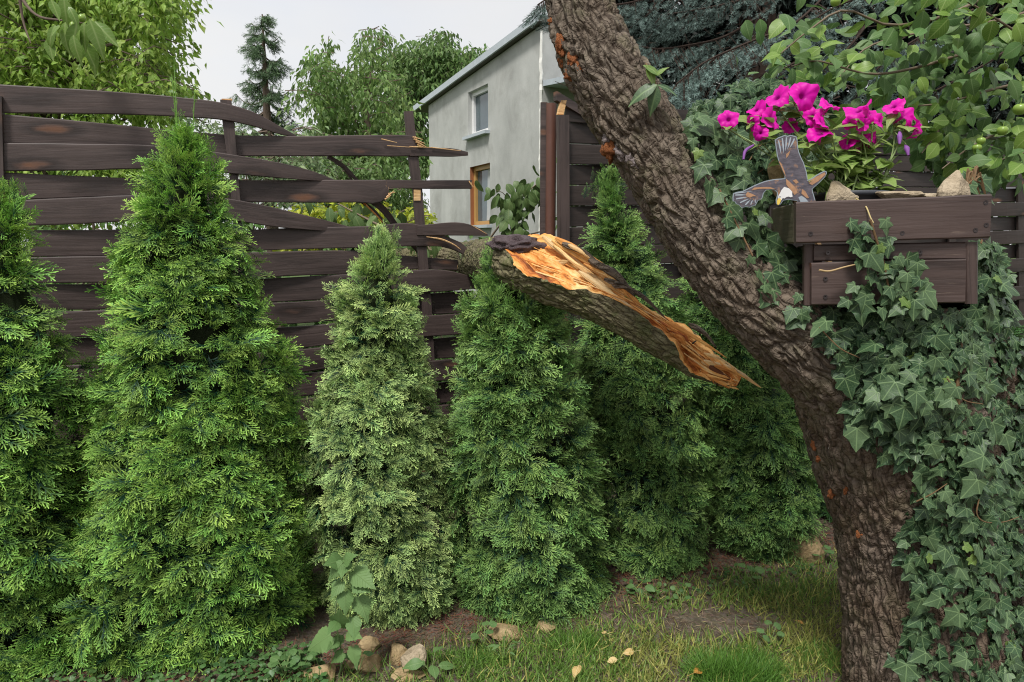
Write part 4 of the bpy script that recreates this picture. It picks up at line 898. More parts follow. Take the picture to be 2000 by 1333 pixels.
M_yl = LM("lime_yellow_leaf", (.28, .36, .03), (.46, .50, .06), .4); M_hd = LM("hedge_leaf", (.06, .14, .03), (.14, .25, .06), .35); M_pal = LM("pale_feathery_leaf", (.16, .24, .11), (.25, .33, .16), .35)
crown_tree("walnut_tree", "large light green leafy tree rising over the left end of the fence", "tree", 8.2, 1.3, [([(-120, -120), (330, -120), (345, 5), (352, 28), (318, 55), (345, 105), (325, 140), (360, 185), (300, 190), (250, 170), (-120, 170)], .85), ([(-120, 170), (250, 170), (300, 200), (330, 300), (250, 420), (-120, 440)], .35), ([(200, 120), (330, 120), (362, 200), (300, 230)], .06)], 900, 34, .088, M_w1, WLEAF, (60, 60, .16), .42, .7, seed=1, limbs=26)
crown_tree("cherry_tree", "airy green tree directly behind the gap between spruce and house", "tree", 11.5, 1.0, [([(600, 130), (630, 60), (650, 75), (640, 120), (680, 150), (700, 80), (740, 45), (755, 80), (740, 130), (775, 180), (790, 300), (795, 460), (590, 470), (588, 290), (620, 220), (590, 180)], 1)], 340, 38, .115, M_ch, SLANCE2, (715, 150, .12), .42, .8, seed=2)
crown_tree("cherry_tree", "darker green tree whose top shows beside the house roof", "tree", 22.5, 1.0, [([(770, 95), (800, 75), (830, 90), (848, 62), (872, 66), (885, 110), (920, 92), (940, 92), (900, 150), (830, 200), (835, 330), (760, 330), (750, 180)], 1)], 260, 44, .20, M_ch2, SLANCE2, (810, 150, .18), .62, .7, seed=3)
crown_tree("elder_shrub", "pale feathery shrub showing under the top slat left of the spruce", "shrub", 6.6, .5, [([(340, 215), (380, 190), (450, 250), (600, 250), (640, 330), (600, 390), (330, 390)], 1)], 120, 26, .075, M_pal, SLANCE, (480, 330, .03), .22, .3, seed=4)
crown_tree("hedge_shrub", "bright green shrub seen through the gaps at the left end of the fence", "shrub", 6.2, .5, [([(-150, 360), (420, 360), (560, 420), (560, 1000), (-150, 1100)], 1)], 330, 30, .085, M_hd, SLEAF, (180, 420, .04), .26, .4, seed=5)
crown_tree("hedge_shrub", "green shrub seen through the slat gaps below the bare battens", "shrub", 7.2, .5, [([(560, 455), (940, 475), (1120, 500), (1120, 960), (560, 1000)], 1)], 260, 30, .095, M_hd, SLEAF, (800, 500, .04), .28, .4, seed=6)
crown_tree("lime_shrub", "lime yellow shrub glowing behind the broken slats", "shrub", 8.3, .4, [([(560, 400), (700, 392), (815, 410), (840, 440), (840, 500), (560, 500)], 1)], 110, 30, .085, M_yl, SLEAF, (700, 440, .03), .26, .3, seed=7)
crown_tree("garden_shrub", "mid green shrub low behind the gap beside the house wall", "shrub", 9.6, .6, [([(590, 300), (800, 330), (800, 420), (600, 420)], 1)], 150, 30, .11, M_ch2, SLANCE, (730, 340, .05), .34, .6, seed=8)
crown_tree("garden_shrub", "added dense shrub screening the bright sky behind the gaps of the intact right fence", "shrub", 9.5, .6, [([(1100, 300), (2150, 300), (2150, 640), (1100, 640)], 1)], 300, 26, .12, M_ch2, SLEAF, (1600, 450, .05), .36, .5, seed=9)  # shrub added to darken the white gaps between the slats
# conifers
def conifer(name, label, D, px, py_top, py_bot, half_px, dark, tip, nbr, twn, tws, seed, droop=.35, tmpls=TWIGS):
    g = np.random.default_rng(900 + seed); top = P(px, py_top, D); root = thing(name, label, "tree", (float(top[0]), D, 0)); H = top[2]; Rm = half_px / F * D; zb = max(.6, P(px, py_bot, D)[2])
    mbw = MB(); addtube(mbw, [[top[0], D, 0], [top[0], D, H * .6], [top[0], D, H]], [.16, .09, .012], 8, 16); 
    P_, T_, N_, S_ = [], [], [], []
    for k in range(nbr):
        u = (k + g.random()) / nbr; z = H - (H - zb) * u ** .95; a = g.uniform(0, 6.283); L = Rm * (u ** .8) * g.uniform(.65, 1.15) + .12; o_ = np.array([math.cos(a), math.sin(a), 0])
        s_ = np.linspace(0, 1, 12)[:, None]; pth = np.array([top[0], D, z]) + o_ * L * s_ + np.array([0, 0, 1]) * L * (-droop * np.sin(s_ * 2.2) + .42 * s_ ** 2 * (1 if u < .5 else .8)); v, f, u_ = tube(pth, np.linspace(.02, .004, 12), 4); mbw.add(v, f, u_)
        nt = int(twn * (.4 + L / Rm)); q = g.uniform(.12, 1, nt); pp = np.array([np.interp(q, s_[:, 0], pth[:, j]) for j in range(3)]).T
        sd = np.cross(o_, [0, 0, 1.0]) * np.sign(g.normal(size=nt))[:, None]
        P_.append(pp); T_.append(sd * g.uniform(.2, 1, (nt, 1)) + o_ * .5 + np.array([0, 0, -1.0]) * g.uniform(.1, 1.0, (nt, 1))); N_.append(g.normal(size=(nt, 3)) * .4 + [0, -.5, .8]); S_.append(tws * g.uniform(.6, 1.3, nt) * (1 - .25 * q))
    pos = np.concatenate(P_); Rm_ = basis(np.concatenate(T_), np.concatenate(N_)); S_ = np.concatenate(S_); mb = MB(); n = len(pos); kd = g.integers(0, len(tmpls), n); tn = np.stack([g.uniform(.5, 1.1, n), g.uniform(.7, 1.25, n), g.uniform(.95, 1.05, n)], -1)
    for k in range(len(tmpls)): q = kd == k; scatter(mb, tmpls[k], pos[q], Rm_[q], S_[q], tn[q])
    mbw.build("trunk", M_trunkbg, root); mb.build("crown", conifermat(name + "_needles", dark, tip, .1, lo=.1, hi=.9), root, kind='stuff'); return root
BUSHY = [needle_twig(20 + s, 22, .30, .022) for s in range(3)]
for T in BUSHY: T[3][:, 1:] = 1
conifer("spruce_tree", "slim spruce with drooping branches standing against the pale sky", 13.5, 512, 28, 400, 100, (.08, .14, .075), (.17, .26, .13), 84, 34, .24, 1, tmpls=BUSHY)
FARB = [needle_twig(60 + s, 14, .34, .05) for s in range(3)]
for T in FARB: T[3][:, 1:] = 1
# the blue spruce: boughs sweep down towards the garden, dark bare twigs inside
g = np.random.default_rng(77)
bspr = thing("blue_spruce", "big blue spruce with dark inner twigs behind the leaning tree and flowers", "tree", (2.6, 7.6, 0))
mbw = MB(); addtube(mbw, [[2.6, 7.6, 0], [2.6, 7.6, 4], [2.6, 7.6, 9]], [.24, .18, .06], 10, 16)
bp, bt, bn, bs_, btn = [], [], [], [], []
DENSE = [needle_twig(40 + s, 40, .26, .013) for s in range(3)]
for T in DENSE: T[3][:, 1:] = 1
def bough(path, wdt, nt, tint, sz=.12):
    pts = path3(path, 24); v, f, u_ = tube(pts, np.linspace(.015, .005, 24), 5); mbw.add(v, f, u_)
    q = g.uniform(.05, 1, nt) ** .8 * 23; i = q.astype(int).clip(0, 22); fr = (q - i)[:, None]; c = pts[i] * (1 - fr) + pts[i + 1] * fr; t_ = norm(pts[i + 1] - pts[i]); s_ = norm(np.cross(t_, [0, 0, 1.0]))
    off = g.uniform(-1, 1, nt); taper = (1.1 - q / 23) ** .5; pos = c + s_ * (off * wdt * taper)[:, None] + t_ * (np.abs(off) * wdt * .5)[:, None] + np.array([0, 0, -1.0]) * (np.abs(off) ** 1.5 * wdt * .55 + g.uniform(0, .06, nt))[:, None]
    bp.append(pos); bt.append(t_ * .9 + s_ * (np.sign(off) * .7)[:, None] + np.array([0, 0, -1.0]) * g.uniform(0, .7, (nt, 1)) + g.normal(size=(nt, 3)) * .2); bn.append(g.normal(size=(nt, 3))); bs_.append(sz * g.uniform(.7, 1.2, nt)); btn.append(np.stack([np.full(nt, tint * .8 + .3) * g.uniform(.3, 1.15, nt), g.uniform(.75, 1.2, nt), np.ones(nt)], -1))
    for k in range(nt // 7):
        j = int(g.integers(nt)); v, f, u_ = tube(np.array([c[j], (c[j] + pos[j]) / 2, pos[j]]), [.005, .004, .003], 3); mbw.add(v, f, u_)
def B3(*a): return [P(x, y, D) for x, y, D in a]
for pth, wd_, nt, tn in [(B3((1660, -60, 7.2), (1560, 40, 6.3), (1470, 80, 5.9), (1380, 120, 5.6), (1320, 165, 5.4)), .42, 520, 1.0), (B3((1500, 20, 7), (1420, 70, 6.6), (1340, 90, 6.3), (1270, 95, 6.0), (1200, 70, 5.9)), .40, 480, .75), (B3((1500, -60, 7), (1400, -20, 6.8), (1300, -10, 6.5), (1200, 10, 6.2), (1120, -5, 6.0)), .4, 420, .7),
                        (B3((1650, 80, 7.2), (1560, 120, 6.6), (1480, 160, 6.2), (1400, 195, 6.0), (1340, 200, 5.8)), .42, 460, .6), (B3((1750, -80, 7), (1700, -20, 6.3), (1620, 20, 6.0), (1560, 60, 5.8)), .35, 300, .8), (B3((1700, 40, 7), (1640, 110, 6.3), (1560, 150, 6.0), (1480, 190, 5.7)), .4, 380, .9),
                        (B3((1900, 20, 7), (1820, 60, 6.6), (1740, 110, 6.3), (1680, 170, 6.2)), .45, 360, .8), (B3((1980, 90, 7.2), (1900, 140, 7), (1800, 190, 6.8), (1700, 230, 6.6)), .45, 360, .55), (B3((1560, -40, 7), (1450, 0, 6.6), (1360, 20, 6.4), (1290, 30, 6.2)), .3, 260, .5),
                        (B3((1400, 150, 7.2), (1330, 180, 7), (1260, 190, 6.8), (1200, 170, 6.6)), .4, 380, .45), (B3((1640, 180, 7.4), (1560, 230, 7.2), (1450, 260, 7.0), (1350, 250, 6.9)), .45, 360, .35), (B3((1150, -60, 6.2), (1100, -30, 6.0), (1072, -5, 5.9), (1050, 10, 5.8)), .16, 70, .9),
                        (B3((1300, 60, 7.6), (1240, 80, 7.5), (1190, 110, 7.4), (1150, 110, 7.4)), .4, 260, .35), (B3((2050, 200, 7.6), (1900, 260, 7.6), (1750, 300, 7.5), (1600, 300, 7.5)), .5, 380, .35)]:
    bough(pth, wd_, nt, tn)
# inner bare twigs and backing twigs further back with shade put into their colour
for k in range(420):
    a_ = P(g.uniform(1180, 2050), g.uniform(-120, 260), g.uniform(7.2, 8.6)); e_ = a_ + norm(g.normal(size=3) * [1, .5, .5]) * g.uniform(.3, .8); m_ = (a_ + e_) / 2 + g.normal(size=3) * .08
    v, f, u_ = tube(path3([a_, m_, e_], 6), np.linspace(.010, .003, 6), 3); mbw.add(v, f, u_)
nb = 7000; pq = np.stack([g.uniform(1170, 2080, nb), g.uniform(-160, 330, nb)], -1); bp.append(P(pq[:, 0], pq[:, 1], g.uniform(7.4, 9.2, nb))); bt.append(g.normal(size=(nb, 3)) + [0, 0, -.6]); bn.append(g.normal(size=(nb, 3))); bs_.append(g.uniform(.22, .40, nb)); btn.append(np.stack([g.uniform(0, .25, nb), g.uniform(.35, .6, nb), np.ones(nb)], -1))
bp, bt, bn, bs_, btn = [np.concatenate(q) for q in (bp, bt, bn, bs_, btn)]; mb = MB(); kd = g.integers(0, 3, len(bp)); far = np.arange(len(bp)) >= len(bp) - nb
for k in range(3):
    q = (kd == k) & ~far; scatter(mb, DENSE[k], bp[q], basis(bt[q], bn[q]), bs_[q], btn[q]); q = (kd == k) & far; scatter(mb, FARB[k], bp[q], basis(bt[q], bn[q]), bs_[q], btn[q])
M_dtwig = plain("dead_twigs", (.045, .032, .026), .9, .1); mbw.build("trunk", M_dtwig, bspr); mb.build("crown", conifermat("blue_needles", (.014, .026, .020), (.34, .48, .44), .08, lo=.1, hi=.85), bspr, kind='stuff')

# ------------------------------------------------------------------ apple tree, right
M_ap = leafmat("apple_leaf", (.08, .18, .03), (.24, .37, .07), (.34, .46, .15), 'mid', .3, .4); M_ap2 = leafmat("apple_leaf_dark", (.07, .15, .045), (.13, .22, .07), (.2, .3, .13), 'mid', .25, .45, .25)
M_apple = plain("green_apple", (.22, .34, .06), .3, .5, .2, 20)
apt = thing("apple_tree", "apple tree boughs with broad leaves and small green apples at upper right", "tree", (3.4, 3.6, 0))
mbw = MB(); addtube(mbw, [[3.4, 3.6, 0], [3.35, 3.6, 1.3], [3.2, 3.5, 2.4], [3.0, 3.3, 3.2]], [.11, .09, .07, .04], 10, 24); mbw.build("trunk", M_bark2, apt)
apaths = [B3((2080, -40, 3.4), (1960, -20, 3.2), (1850, 30, 3.1), (1740, 50, 3.0), (1650, 20, 2.9), (1580, 60, 2.85), (1525, 105, 2.8)), B3((2060, 60, 3.4), (1930, 90, 3.3), (1800, 130, 3.2), (1700, 145, 3.1), (1600, 120, 3.0), (1545, 130, 2.95)),
          B3((2080, 150, 3.5), (1960, 170, 3.3), (1850, 200, 3.2), (1760, 210, 3.1)), B3((2060, 240, 3.4), (1980, 250, 3.2), (1900, 285, 3.1), (1840, 330, 3.0)), B3((2080, 0, 3.6), (1950, 40, 3.6), (1820, 60, 3.5), (1700, 90, 3.4), (1640, 150, 3.3)), B3((2050, 300, 3.3), (1990, 300, 3.1), (1940, 320, 3.0)), B3((1860, 200, 3.2), (1830, 260, 3.15), (1800, 300, 3.1)), B3((2050, 110, 3.1), (1980, 60, 2.95), (1900, 10, 2.85), (1800, -40, 2.8)), B3((1760, 210, 3.1), (1700, 240, 3.1), (1660, 235, 3.05))]
for i, pt in enumerate(apaths): twig(apt, pt, .009 if i < 5 else .006, .0025, name="branch", n=20)
def pix(p):
    v = np.asarray(p) - CAM; fz = v[..., 1] * cp - v[..., 2] * sp; uy = v[..., 1] * sp + v[..., 2] * cp; return 1000 + F * v[..., 0] / fz, 666.5 - F * uy / fz
def leafcloud(paths, n, spread, size, g):
    pos = []; 
    for k in range(n):
        p = path3(paths[int(g.integers(len(paths)))], 30); pos.append(p[int(g.integers(3, 30))] + g.normal(size=3) * spread * [1, 1, .8])
    pos = np.array(pos); px_, py_ = pix(pos); pos = pos[(py_ < np.interp(px_, [1500, 1620, 1700, 1800, 1850, 2000], [150, 215, 235, 265, 325, 350]))]; n = len(pos); tip = np.stack([g.uniform(-1, .7, n), g.uniform(-.8, .3, n), g.uniform(-1.1, .35, n)], -1); nr = np.stack([g.uniform(-.6, .6, n), g.uniform(-1, 0, n), g.uniform(0, 1.1, n)], -1)
    return pos, basis(tip, nr), size * g.uniform(.65, 1.15, n)
BROAD = [(T[0] * [1.15, 1, 1],) + T[1:] for T in OVAL]
pos, R_, s_ = leafcloud(apaths, 330, .065, .082, g); pos, R_, s_ = pos[:300], R_[:300], s_[:300]; leaf_objs(apt, BROAD, [M_ap, M_ap, M_ap2], pos, R_, s_)
mb = MB(); pos, R_, s_ = leafcloud(apaths[1:6] + apaths[7:8], 620, .15, .08, g); pos[:, 1] += .25; 
for k in range(4): q = np.arange(len(pos)) % 4 == k; scatter(mb, BROAD[k], pos[q], R_[q], s_[q], tints(q.sum()))
mb.build("inner_leaves", M_ap2, apt, kind='stuff', smooth=True)
for x, y, D, r_ in ((1992, 214, 2.9, .026), (1958, 256, 3.0, .022), (1916, 276, 3.0, .018), (1908, 290, 3.0, .019), (1960, 132, 3.1, .018), (1632, 4, 2.9, .02), (1840, 118, 3.2, .017), (1928, 62, 3.0, .016)):
    mb = MB(); th_ = np.linspace(0, math.pi, 12); an = np.linspace(0, 2 * math.pi, 16, endpoint=False); rr = np.sin(th_) * (1 + .12 * np.cos(th_)) ; zz_ = np.cos(th_) * .92 - .25 * np.exp(-(th_ / .35) ** 2) + .15 * np.exp(-((math.pi - th_) / .3) ** 2)
    V = P(x, y, D) + np.stack([rr[:, None] * np.cos(an), rr[:, None] * np.sin(an), zz_[:, None] + 0 * an], -1) * r_; mb.add(V.reshape(-1, 3), grid_faces(12, 16, True)[:, ::-1])
    addtube(mb, [P(x, y, D) + [0, 0, r_ * .6], P(x, y, D) + [.004, 0, r_ * 1.7]], .0015, 4, 3); mb.build("apple", M_apple, apt, smooth=True)
pole = thing("garden_pole", "thin grey-green pole lying slanted along the fence top behind the flowers", "pole", tuple(P(1790, 254, 3.3)))
mb = MB(); addtube(mb, P([1700, 1790, 1900, 2060], [248, 255, 264, 284], [3.5, 3.4, 3.3, 3.2]), [.008, .010, .011, .012], 8, 20); mb.build("pole_rod", plain("pole_green", (.17, .19, .15), .6), pole)
# walnut twig hanging in from the top left
M_wn = leafmat("walnut_leaflet", (.12, .22, .04), (.20, .32, .07), (.32, .42, .15), 'mid', .35, .35)
wb = thing("overhanging_walnut_twig", "walnut twig with large drooping leaflets hanging in at the top left", "twig", tuple(P(60, -20, 3.6)))
ws = [B3((20, -60, 3.8), (45, 0, 3.7), (75, 32, 3.6), (120, 40, 3.5), (165, 46, 3.45)), B3((35, -30, 3.9), (45, 40, 3.9), (60, 85, 3.85))]
for p in ws: twig(wb, p, .010, .003, M_trunkbg)
for (x, y, x1, y1, s) in ((100, 0, 112, 28, 0), (125, -5, 128, 40, 1), (135, 15, 148, 36, 2), (185, 42, 216, 78, 0), (175, 40, 198, 92, 1), (165, 45, 162, 82, 2), (150, 45, 140, 100, 0), (130, 45, 118, 90, 1), (110, 50, 84, 82, 2), (172, 80, 150, 112, 0), (160, 78, 178, 112, 1), (178, 90, 184, 128, 2), (95, 75, 98, 108, 0), (145, 70, 146, 112, 1), (118, 50, 98, 62, 0), (158, 60, 140, 82, 2)):
    D = 3.4 + rng.uniform(-.08, .08); a_, b_ = P(x, y, D), P(x1, y1, D - .03); L = np.linalg.norm(b_ - a_)
    leaf_objs(wb, [(LANCE[s][0] * [1.35, 1, 1],) + LANCE[s][1:]], [M_wn], a_[None], basis((b_ - a_)[None], np.array([[rng.uniform(-.6, .6), -1, .4]])), np.array([L * 1.1]), cache={})
for x, y in ((143, 51), (160, 36)): mb = MB(); blob(mb, P(x, y, 3.42), .017, x, (1, 1, 1.15), .05, 14); mb.build("green_nut", M_apple, wb, smooth=True)

# ------------------------------------------------------------------ planter box on the ivy-covered stump
def pl_pt(x, y, D): return P(x, y, D)
box = thing("planter_box", "dark brown wooden planter of stacked boards on the ivy-covered stump", "planter", tuple(P(1745, 597, 1.98)))
pFL, pFR, pBL = P(1555, 395, 1.95), P(1937, 380, 1.87), P(1555, 476, 1.95)
al = pFR - pFL; up_ = pFL - pBL; bk = norm(np.array([-al[1], al[0], 0])); sd = norm(al)
plank("front_board", pBL, al, up_, bk * .028, M_wood2, box, seed=1, nseg=30)
M_algae = darkwood("algae_board", (.06, .052, .035), (.10, .09, .055), rough=.6, wear=.3)
plank("side_board", pBL + bk * .031 - sd * .0, bk * .27, up_ * .99, sd * .028, M_algae, box, seed=2, label="weathered greenish end board")
plank("side_board", pBL + bk * .031 + al - sd * .028, bk * .27, up_ * .99, sd * .028, M_wood2, box, seed=3)
plank("back_board", pBL + bk * .303, al, up_ * .99, bk * .028, M_wood2, box, seed=4)
mb = MB(); s0 = pBL + up_ * .7; V = []
gu, gv = np.meshgrid(np.linspace(.03, .97, 40), np.linspace(.032, .30, 20), indexing='ij'); V = s0 + gu[..., None] * al + gv[..., None] * bk + np.array([0, 0, 1]) * (fbm(np.stack([gu * 20, gv * 50, 0 * gu], -1), 3) * .012)[..., None]; mb.add(V.reshape(-1, 3), grid_faces(40, 20)[:, ::-1]); mb.build("soil", M_soil, box)
q0, q1, q2 = P(1590, 511, 1.972), P(1886, 507, 1.895), P(1590, 478, 1.972); plank("lower_board", q0, q1 - q0, q2 - q0, bk * .026, M_wood2, box, seed=5, nseg=24)
q0, q1, q2 = P(1585, 597, 1.963), P(1885, 592, 1.886), P(1585, 514, 1.963); plank("lower_board", q0, q1 - q0, q2 - q0, bk * .026, M_wood2, box, seed=6, nseg=24)
q0 = P(1572, 597, 1.985); plank("corner_post", q0, P(1572, 478, 1.985) - q0, sd * .026, bk * .03, M_wood2, box, seed=7)
q0 = P(1886, 594, 1.893); plank("corner_post", q0, P(1886, 473, 1.893) - q0, sd * .032, bk * .05, M_wood2, box, seed=8)
q0 = P(1590, 590, 1.99) ; plank("side_board", q0 + bk * .02, bk * .22, np.array([0, 0, .16]), sd * .02, M_wood2, box, seed=9); q0 = P(1890, 590, 1.90); plank("side_board", q0 + bk * .05, bk * .19, np.array([0, 0, .16]), sd * .02, M_wood2, box, seed=10)
M_screw = plain("screw_head", (.07, .06, .06), .4, .5, .2, 40, 0, .8)
fnrm = -bk
for x, y in ((1583, 457), (1762, 456), (1925, 396), (1926, 440), (1905, 450), (1617, 494), (1797, 493), (1612, 545), (1612, 580), (1850, 574)):
    fr_ = (x - 1555) / 382; D = 1.95 - .08 * fr_ + (0 if y < 470 else .016); c = P(x, y, D) + fnrm * .0012
    mb = MB(); an = np.linspace(0, 2 * math.pi, 14, endpoint=False); rs = np.array([.0062, .0060, .0022, .0004]); hs = np.array([-.001, .0008, .0006, -.002]); zz_ = np.array([0, 0, 1.0])
    V = c + rs[:, None, None] * (np.cos(an)[None, :, None] * sd + np.sin(an)[None, :, None] * zz_) + hs[:, None, None] * fnrm; mb.add(V.reshape(-1, 3), grid_faces(4, 14, True)); mb.build("screw", M_screw, box)
M_stone = stonemat("limestone", (.30, .24, .16), (.48, .40, .29)); M_stone2 = stonemat("ochre_stone", (.26, .18, .09), (.42, .32, .18), 10)
def stone(label, c, r, sq, seed, mat=None, peak=None, amp=.32):
    o = thing("stone", label, "stone", tuple(c)); mb = MB(); n = 40; th = np.linspace(0.001, math.pi - .001, n // 2 + 2); ph = np.linspace(0, 2 * math.pi, n, endpoint=False)
    d = np.stack([np.sin(th)[:, None] * np.cos(ph), np.sin(th)[:, None] * np.sin(ph), np.cos(th)[:, None] + 0 * ph[None]], -1)
    g_ = np.random.default_rng(seed); R = np.full(d.shape[:2], 9.0)
    for k in range(12): nv = norm(g_.normal(size=3)); R = np.minimum(R, g_.uniform(.66, 1.0) / np.maximum(d @ nv, .05))
    R = np.minimum(R, 1.25) * (1 + .06 * amp * fbm(d * 5 + seed, 4, seed) * 3) * (1 + .10 * amp * fbm(d * 12 + seed, 3, seed + 5)); V = d * R[..., None] * np.array(sq)
    if peak is not None: hh = np.clip(V[..., 2] / sq[2], 0, 2); V[..., :2] *= (1 - .62 * np.clip(hh, 0, 1))[..., None]; V[..., 0] += hh * peak[0]; V[..., 2] *= 1 + .5 * (hh > 0) * hh * 0 
    mb.add((np.array(c) + V * r).reshape(-1, 3), grid_faces(len(th), n, True)[:, ::-1]); mb.build("rock", mat or M_stone, o, smooth=False); return o
stone("pointed grey-white stone standing on the right end of the planter", P(1862, 368, 1.95) + [0, 0, -.006], .05, (.85, .6, 1.15), 3, peak=(.35, 0))
stone("small triangular stone beside the bird plaque on the planter edge", P(1640, 388, 2.03), .055, (1.0, .5, .75), 5, peak=(-.25, 0))
stone("low flat stone lying on the planter soil near its middle", P(1755, 385, 1.99), .055, (1.1, .6, .35), 8)
stone("tiny stone lying right of the flat one in the planter", P(1815, 386, 1.98), .022, (1.2, .7, .5), 9)
stone("brownish stone half hidden behind the bird plaque's raised wing", P(1524, 345, 2.14), .05, (.7, .5, 1.0), 12, M_stone2)
pot = thing("flower_pot", "dark grey round plastic pot sunk in the planter behind the stones", "pot", tuple(P(1665, 395, 2.10)))
pc = P(1664, 379, 2.11); an = np.linspace(0, 2 * math.pi, 48, endpoint=False); prof = np.array([[.085, -.10], [.100, -.012], [.108, -.011], [.111, .0], [.108, .003], [.100, .001], [.096, -.02]])
mb = MB(); V = pc + np.stack([prof[:, 0:1] * np.cos(an), prof[:, 0:1] * np.sin(an), prof[:, 1:2] + 0 * an[None]], -1); mb.add(V.reshape(-1, 3), grid_faces(7, 48, True)); mb.build("rim", plain("pot_plastic", (.05, .055, .065), .4), pot, smooth=True)
mb = MB(); mb.add(V[-1], np.arange(48)[None]); mb.build("soil", M_soil, pot)

# ------------------------------------------------------------------ petunias
M_pet = NT("petunia_petal"); _c = M_pet.mix(M_pet.noise(M_pet.obj(), 30, 3), (.72, .0, .36), (.92, .012, .58)); _c = M_pet.mix(1.0, _c, M_pet.col(), 'MULTIPLY'); M_pet = M_pet.done(_c, .5, .3, .35, _c)
M_wilt = plain("wilted_petal", (.20, .07, .28), .6, .3, .4, 60); M_pl = leafmat("petunia_leaf", (.15, .26, .05), (.27, .38, .10), (.36, .42, .18), 'mid', .3, .5); M_stem = plain("petunia_stem", (.20, .28, .10), .6)
pet = thing("petunia_plant", "petunia plant with vivid magenta trumpet flowers growing from the planter", "flower", tuple(pc + [0, 0, -.02]))
def flower(c, axis, rad, seed):
    g_ = np.random.default_rng(seed); A = norm(axis); u_ = norm(np.cross(A, [0.1, 0, 1])); v_ = np.cross(A, u_); an = np.linspace(0, 2 * math.pi, 40, endpoint=False)
    rs = np.array([.08, .11, .15, .30, .6, .85, 1.0]); hs = np.array([-1.05, -.55, -.2, -.04, .05, .04, -.04]); lob = 1 + .09 * np.cos(5 * an) - .10 * (np.abs(np.cos(2.5 * an + math.pi / 2)) < .15)
    fold = g_.choice([-1, 1]) * g_.uniform(.15, .6); V = []
    for k, (r_, h) in enumerate(zip(rs, hs)):
        e = max(0, (r_ - .25) / .75); rr = r_ * (1 + (lob - 1) * e); hh = h + .07 * e * np.cos(5 * an + .5) + e * e * (fold * np.cos(2 * an + seed) + .10 * np.sin(9 * an + seed)) 
        V.append(c + rad * (rr[:, None] * (np.cos(an)[:, None] * u_ + np.sin(an)[:, None] * v_) + (hh * .9)[:, None] * A))
    V = np.array(V); col = np.ones((7, 40, 3)); col[0:2] = [.7, 4.0, .7]; col[2] = [.45, .3, .5]; col[3] = [.75, .5, .8]; ve = .86 + .14 * np.abs(np.sin(5 * an / 2 * 2)); col[4:] *= ve[None, :, None]
    mb = MB(); mb.add(V.reshape(-1, 3), grid_faces(7, 40, True), None, col.reshape(-1, 3)); f_ = mb.build("flower", M_pet, pet, smooth=True)
    b = c - A * rad * .95; mb = MB()
    for k in range(5): a_ = k * 1.257; dv = A * .8 + .6 * (math.cos(a_) * u_ + math.sin(a_) * v_); scatter(mb, SLANCE, b[None], basis(dv[None], A[None]), np.array([rad * .55]))
    mb.build("calyx", M_pl, f_); return b
FL = [(1423, 233, 19, (-.3, -.9, .3), 2.08), (1477, 214, 18, (-.5, -.6, .6), 2.10), (1470, 241, 15, (-.8, -.4, -.2), 2.08), (1507, 233, 22, (.5, -.8, .3), 2.07), (1517, 190, 24, (-.6, -.6, .6), 2.12), (1568, 188, 27, (.1, -1, .15), 2.10), (1620, 206, 19, (.3, -.5, .9), 2.08), (1486, 260, 14, (-.2, -1, 0), 2.05), (1546, 244, 16, (.1, -1, 0), 2.16), (1589, 227, 20, (-.1, -.9, .3), 2.10), (1606, 240, 20, (.6, -.6, .6), 2.06), (1602, 261, 23, (-.2, -.5, .8), 2.04),
      (1677, 216, 24, (-.6, -.45, .8), 2.12), (1700, 222, 18, (.5, -.7, .5), 2.08), (1659, 241, 12, (-.5, -.8, -.4), 2.06), (1684, 243, 13, (-.3, -.9, -.4), 2.04), (1719, 238, 14, (.6, -.8, .2), 2.06), (1745, 208, 20, (-.6, -.5, .7), 2.10), (1766, 226, 23, (.4, -.7, .5), 2.08), (1788, 250, 21, (.8, -.6, -.1), 2.06), (1657, 277, 16, (-.6, -.7, .4), 2.08), (1683, 279, 22, (0, -.9, .3), 2.10), (1710, 274, 15, (.7, -.6, .3), 2.10)]
g = np.random.default_rng(11); stems = []
for i, (x, y, rp_, ax, D) in enumerate(FL):
    c = P(x, y, D); b = flower(c, ax, rp_ / F * D * 1.02, i); root_ = pc + np.array([g.uniform(-.07, .07) + (x - 1610) * .00018, g.uniform(-.05, .04), -.01]); m_ = (root_ * .45 + b * .55) + np.array([g.normal() * .02 + (x - 1610) * .00005, 0, -.01]); pp = path3([root_, m_, b - np.array([0, 0, .015]), b], 20); stems.append(pp)
    mb = MB(); addtube(mb, pp, np.linspace(.0032, .0014, 20), 5); mb.build("stem", M_stem, pet, smooth=True)
PL_L = [(LANCE[s][0] * [1.5, 1, 1],) + LANCE[s][1:] for s in range(3)] + [(OVAL[s][0] * [.95, 1, 1],) + OVAL[s][1:] for s in range(2)]
for k in range(12):
    e_ = P(g.uniform(1580, 1775), g.uniform(262, 340), 2.08 + g.uniform(-.07, .07)); r0_ = pc + np.array([g.uniform(-.07, .07), g.uniform(-.05, .04), -.01]); pp = path3([r0_, (r0_ + e_) / 2 + [(e_[0] - pc[0]) * .15, 0, .02], e_], 20); stems.append(pp); mb = MB(); addtube(mb, pp, np.linspace(.003, .0014, 20), 5); mb.build("stem", M_stem, pet, smooth=True)
n = 290; sk = g.integers(0, len(stems), n); kq = g.integers(1, 19, n); pos = np.array([stems[a][b] for a, b in zip(sk, kq)]) + g.normal(size=(n, 3)) * .004; a_ = g.uniform(0, 6.283, n)
tip = np.stack([np.cos(a_) * 1.0, np.sin(a_) * .8 - .2, g.uniform(-.35, .75, n)], -1); leaf_objs(pet, PL_L, [M_pl], pos, basis(tip, np.stack([g.normal(size=n) * .3, -.5 + g.normal(size=n) * .3, np.ones(n)], -1)), .060 * g.uniform(.6, 1.3, n))
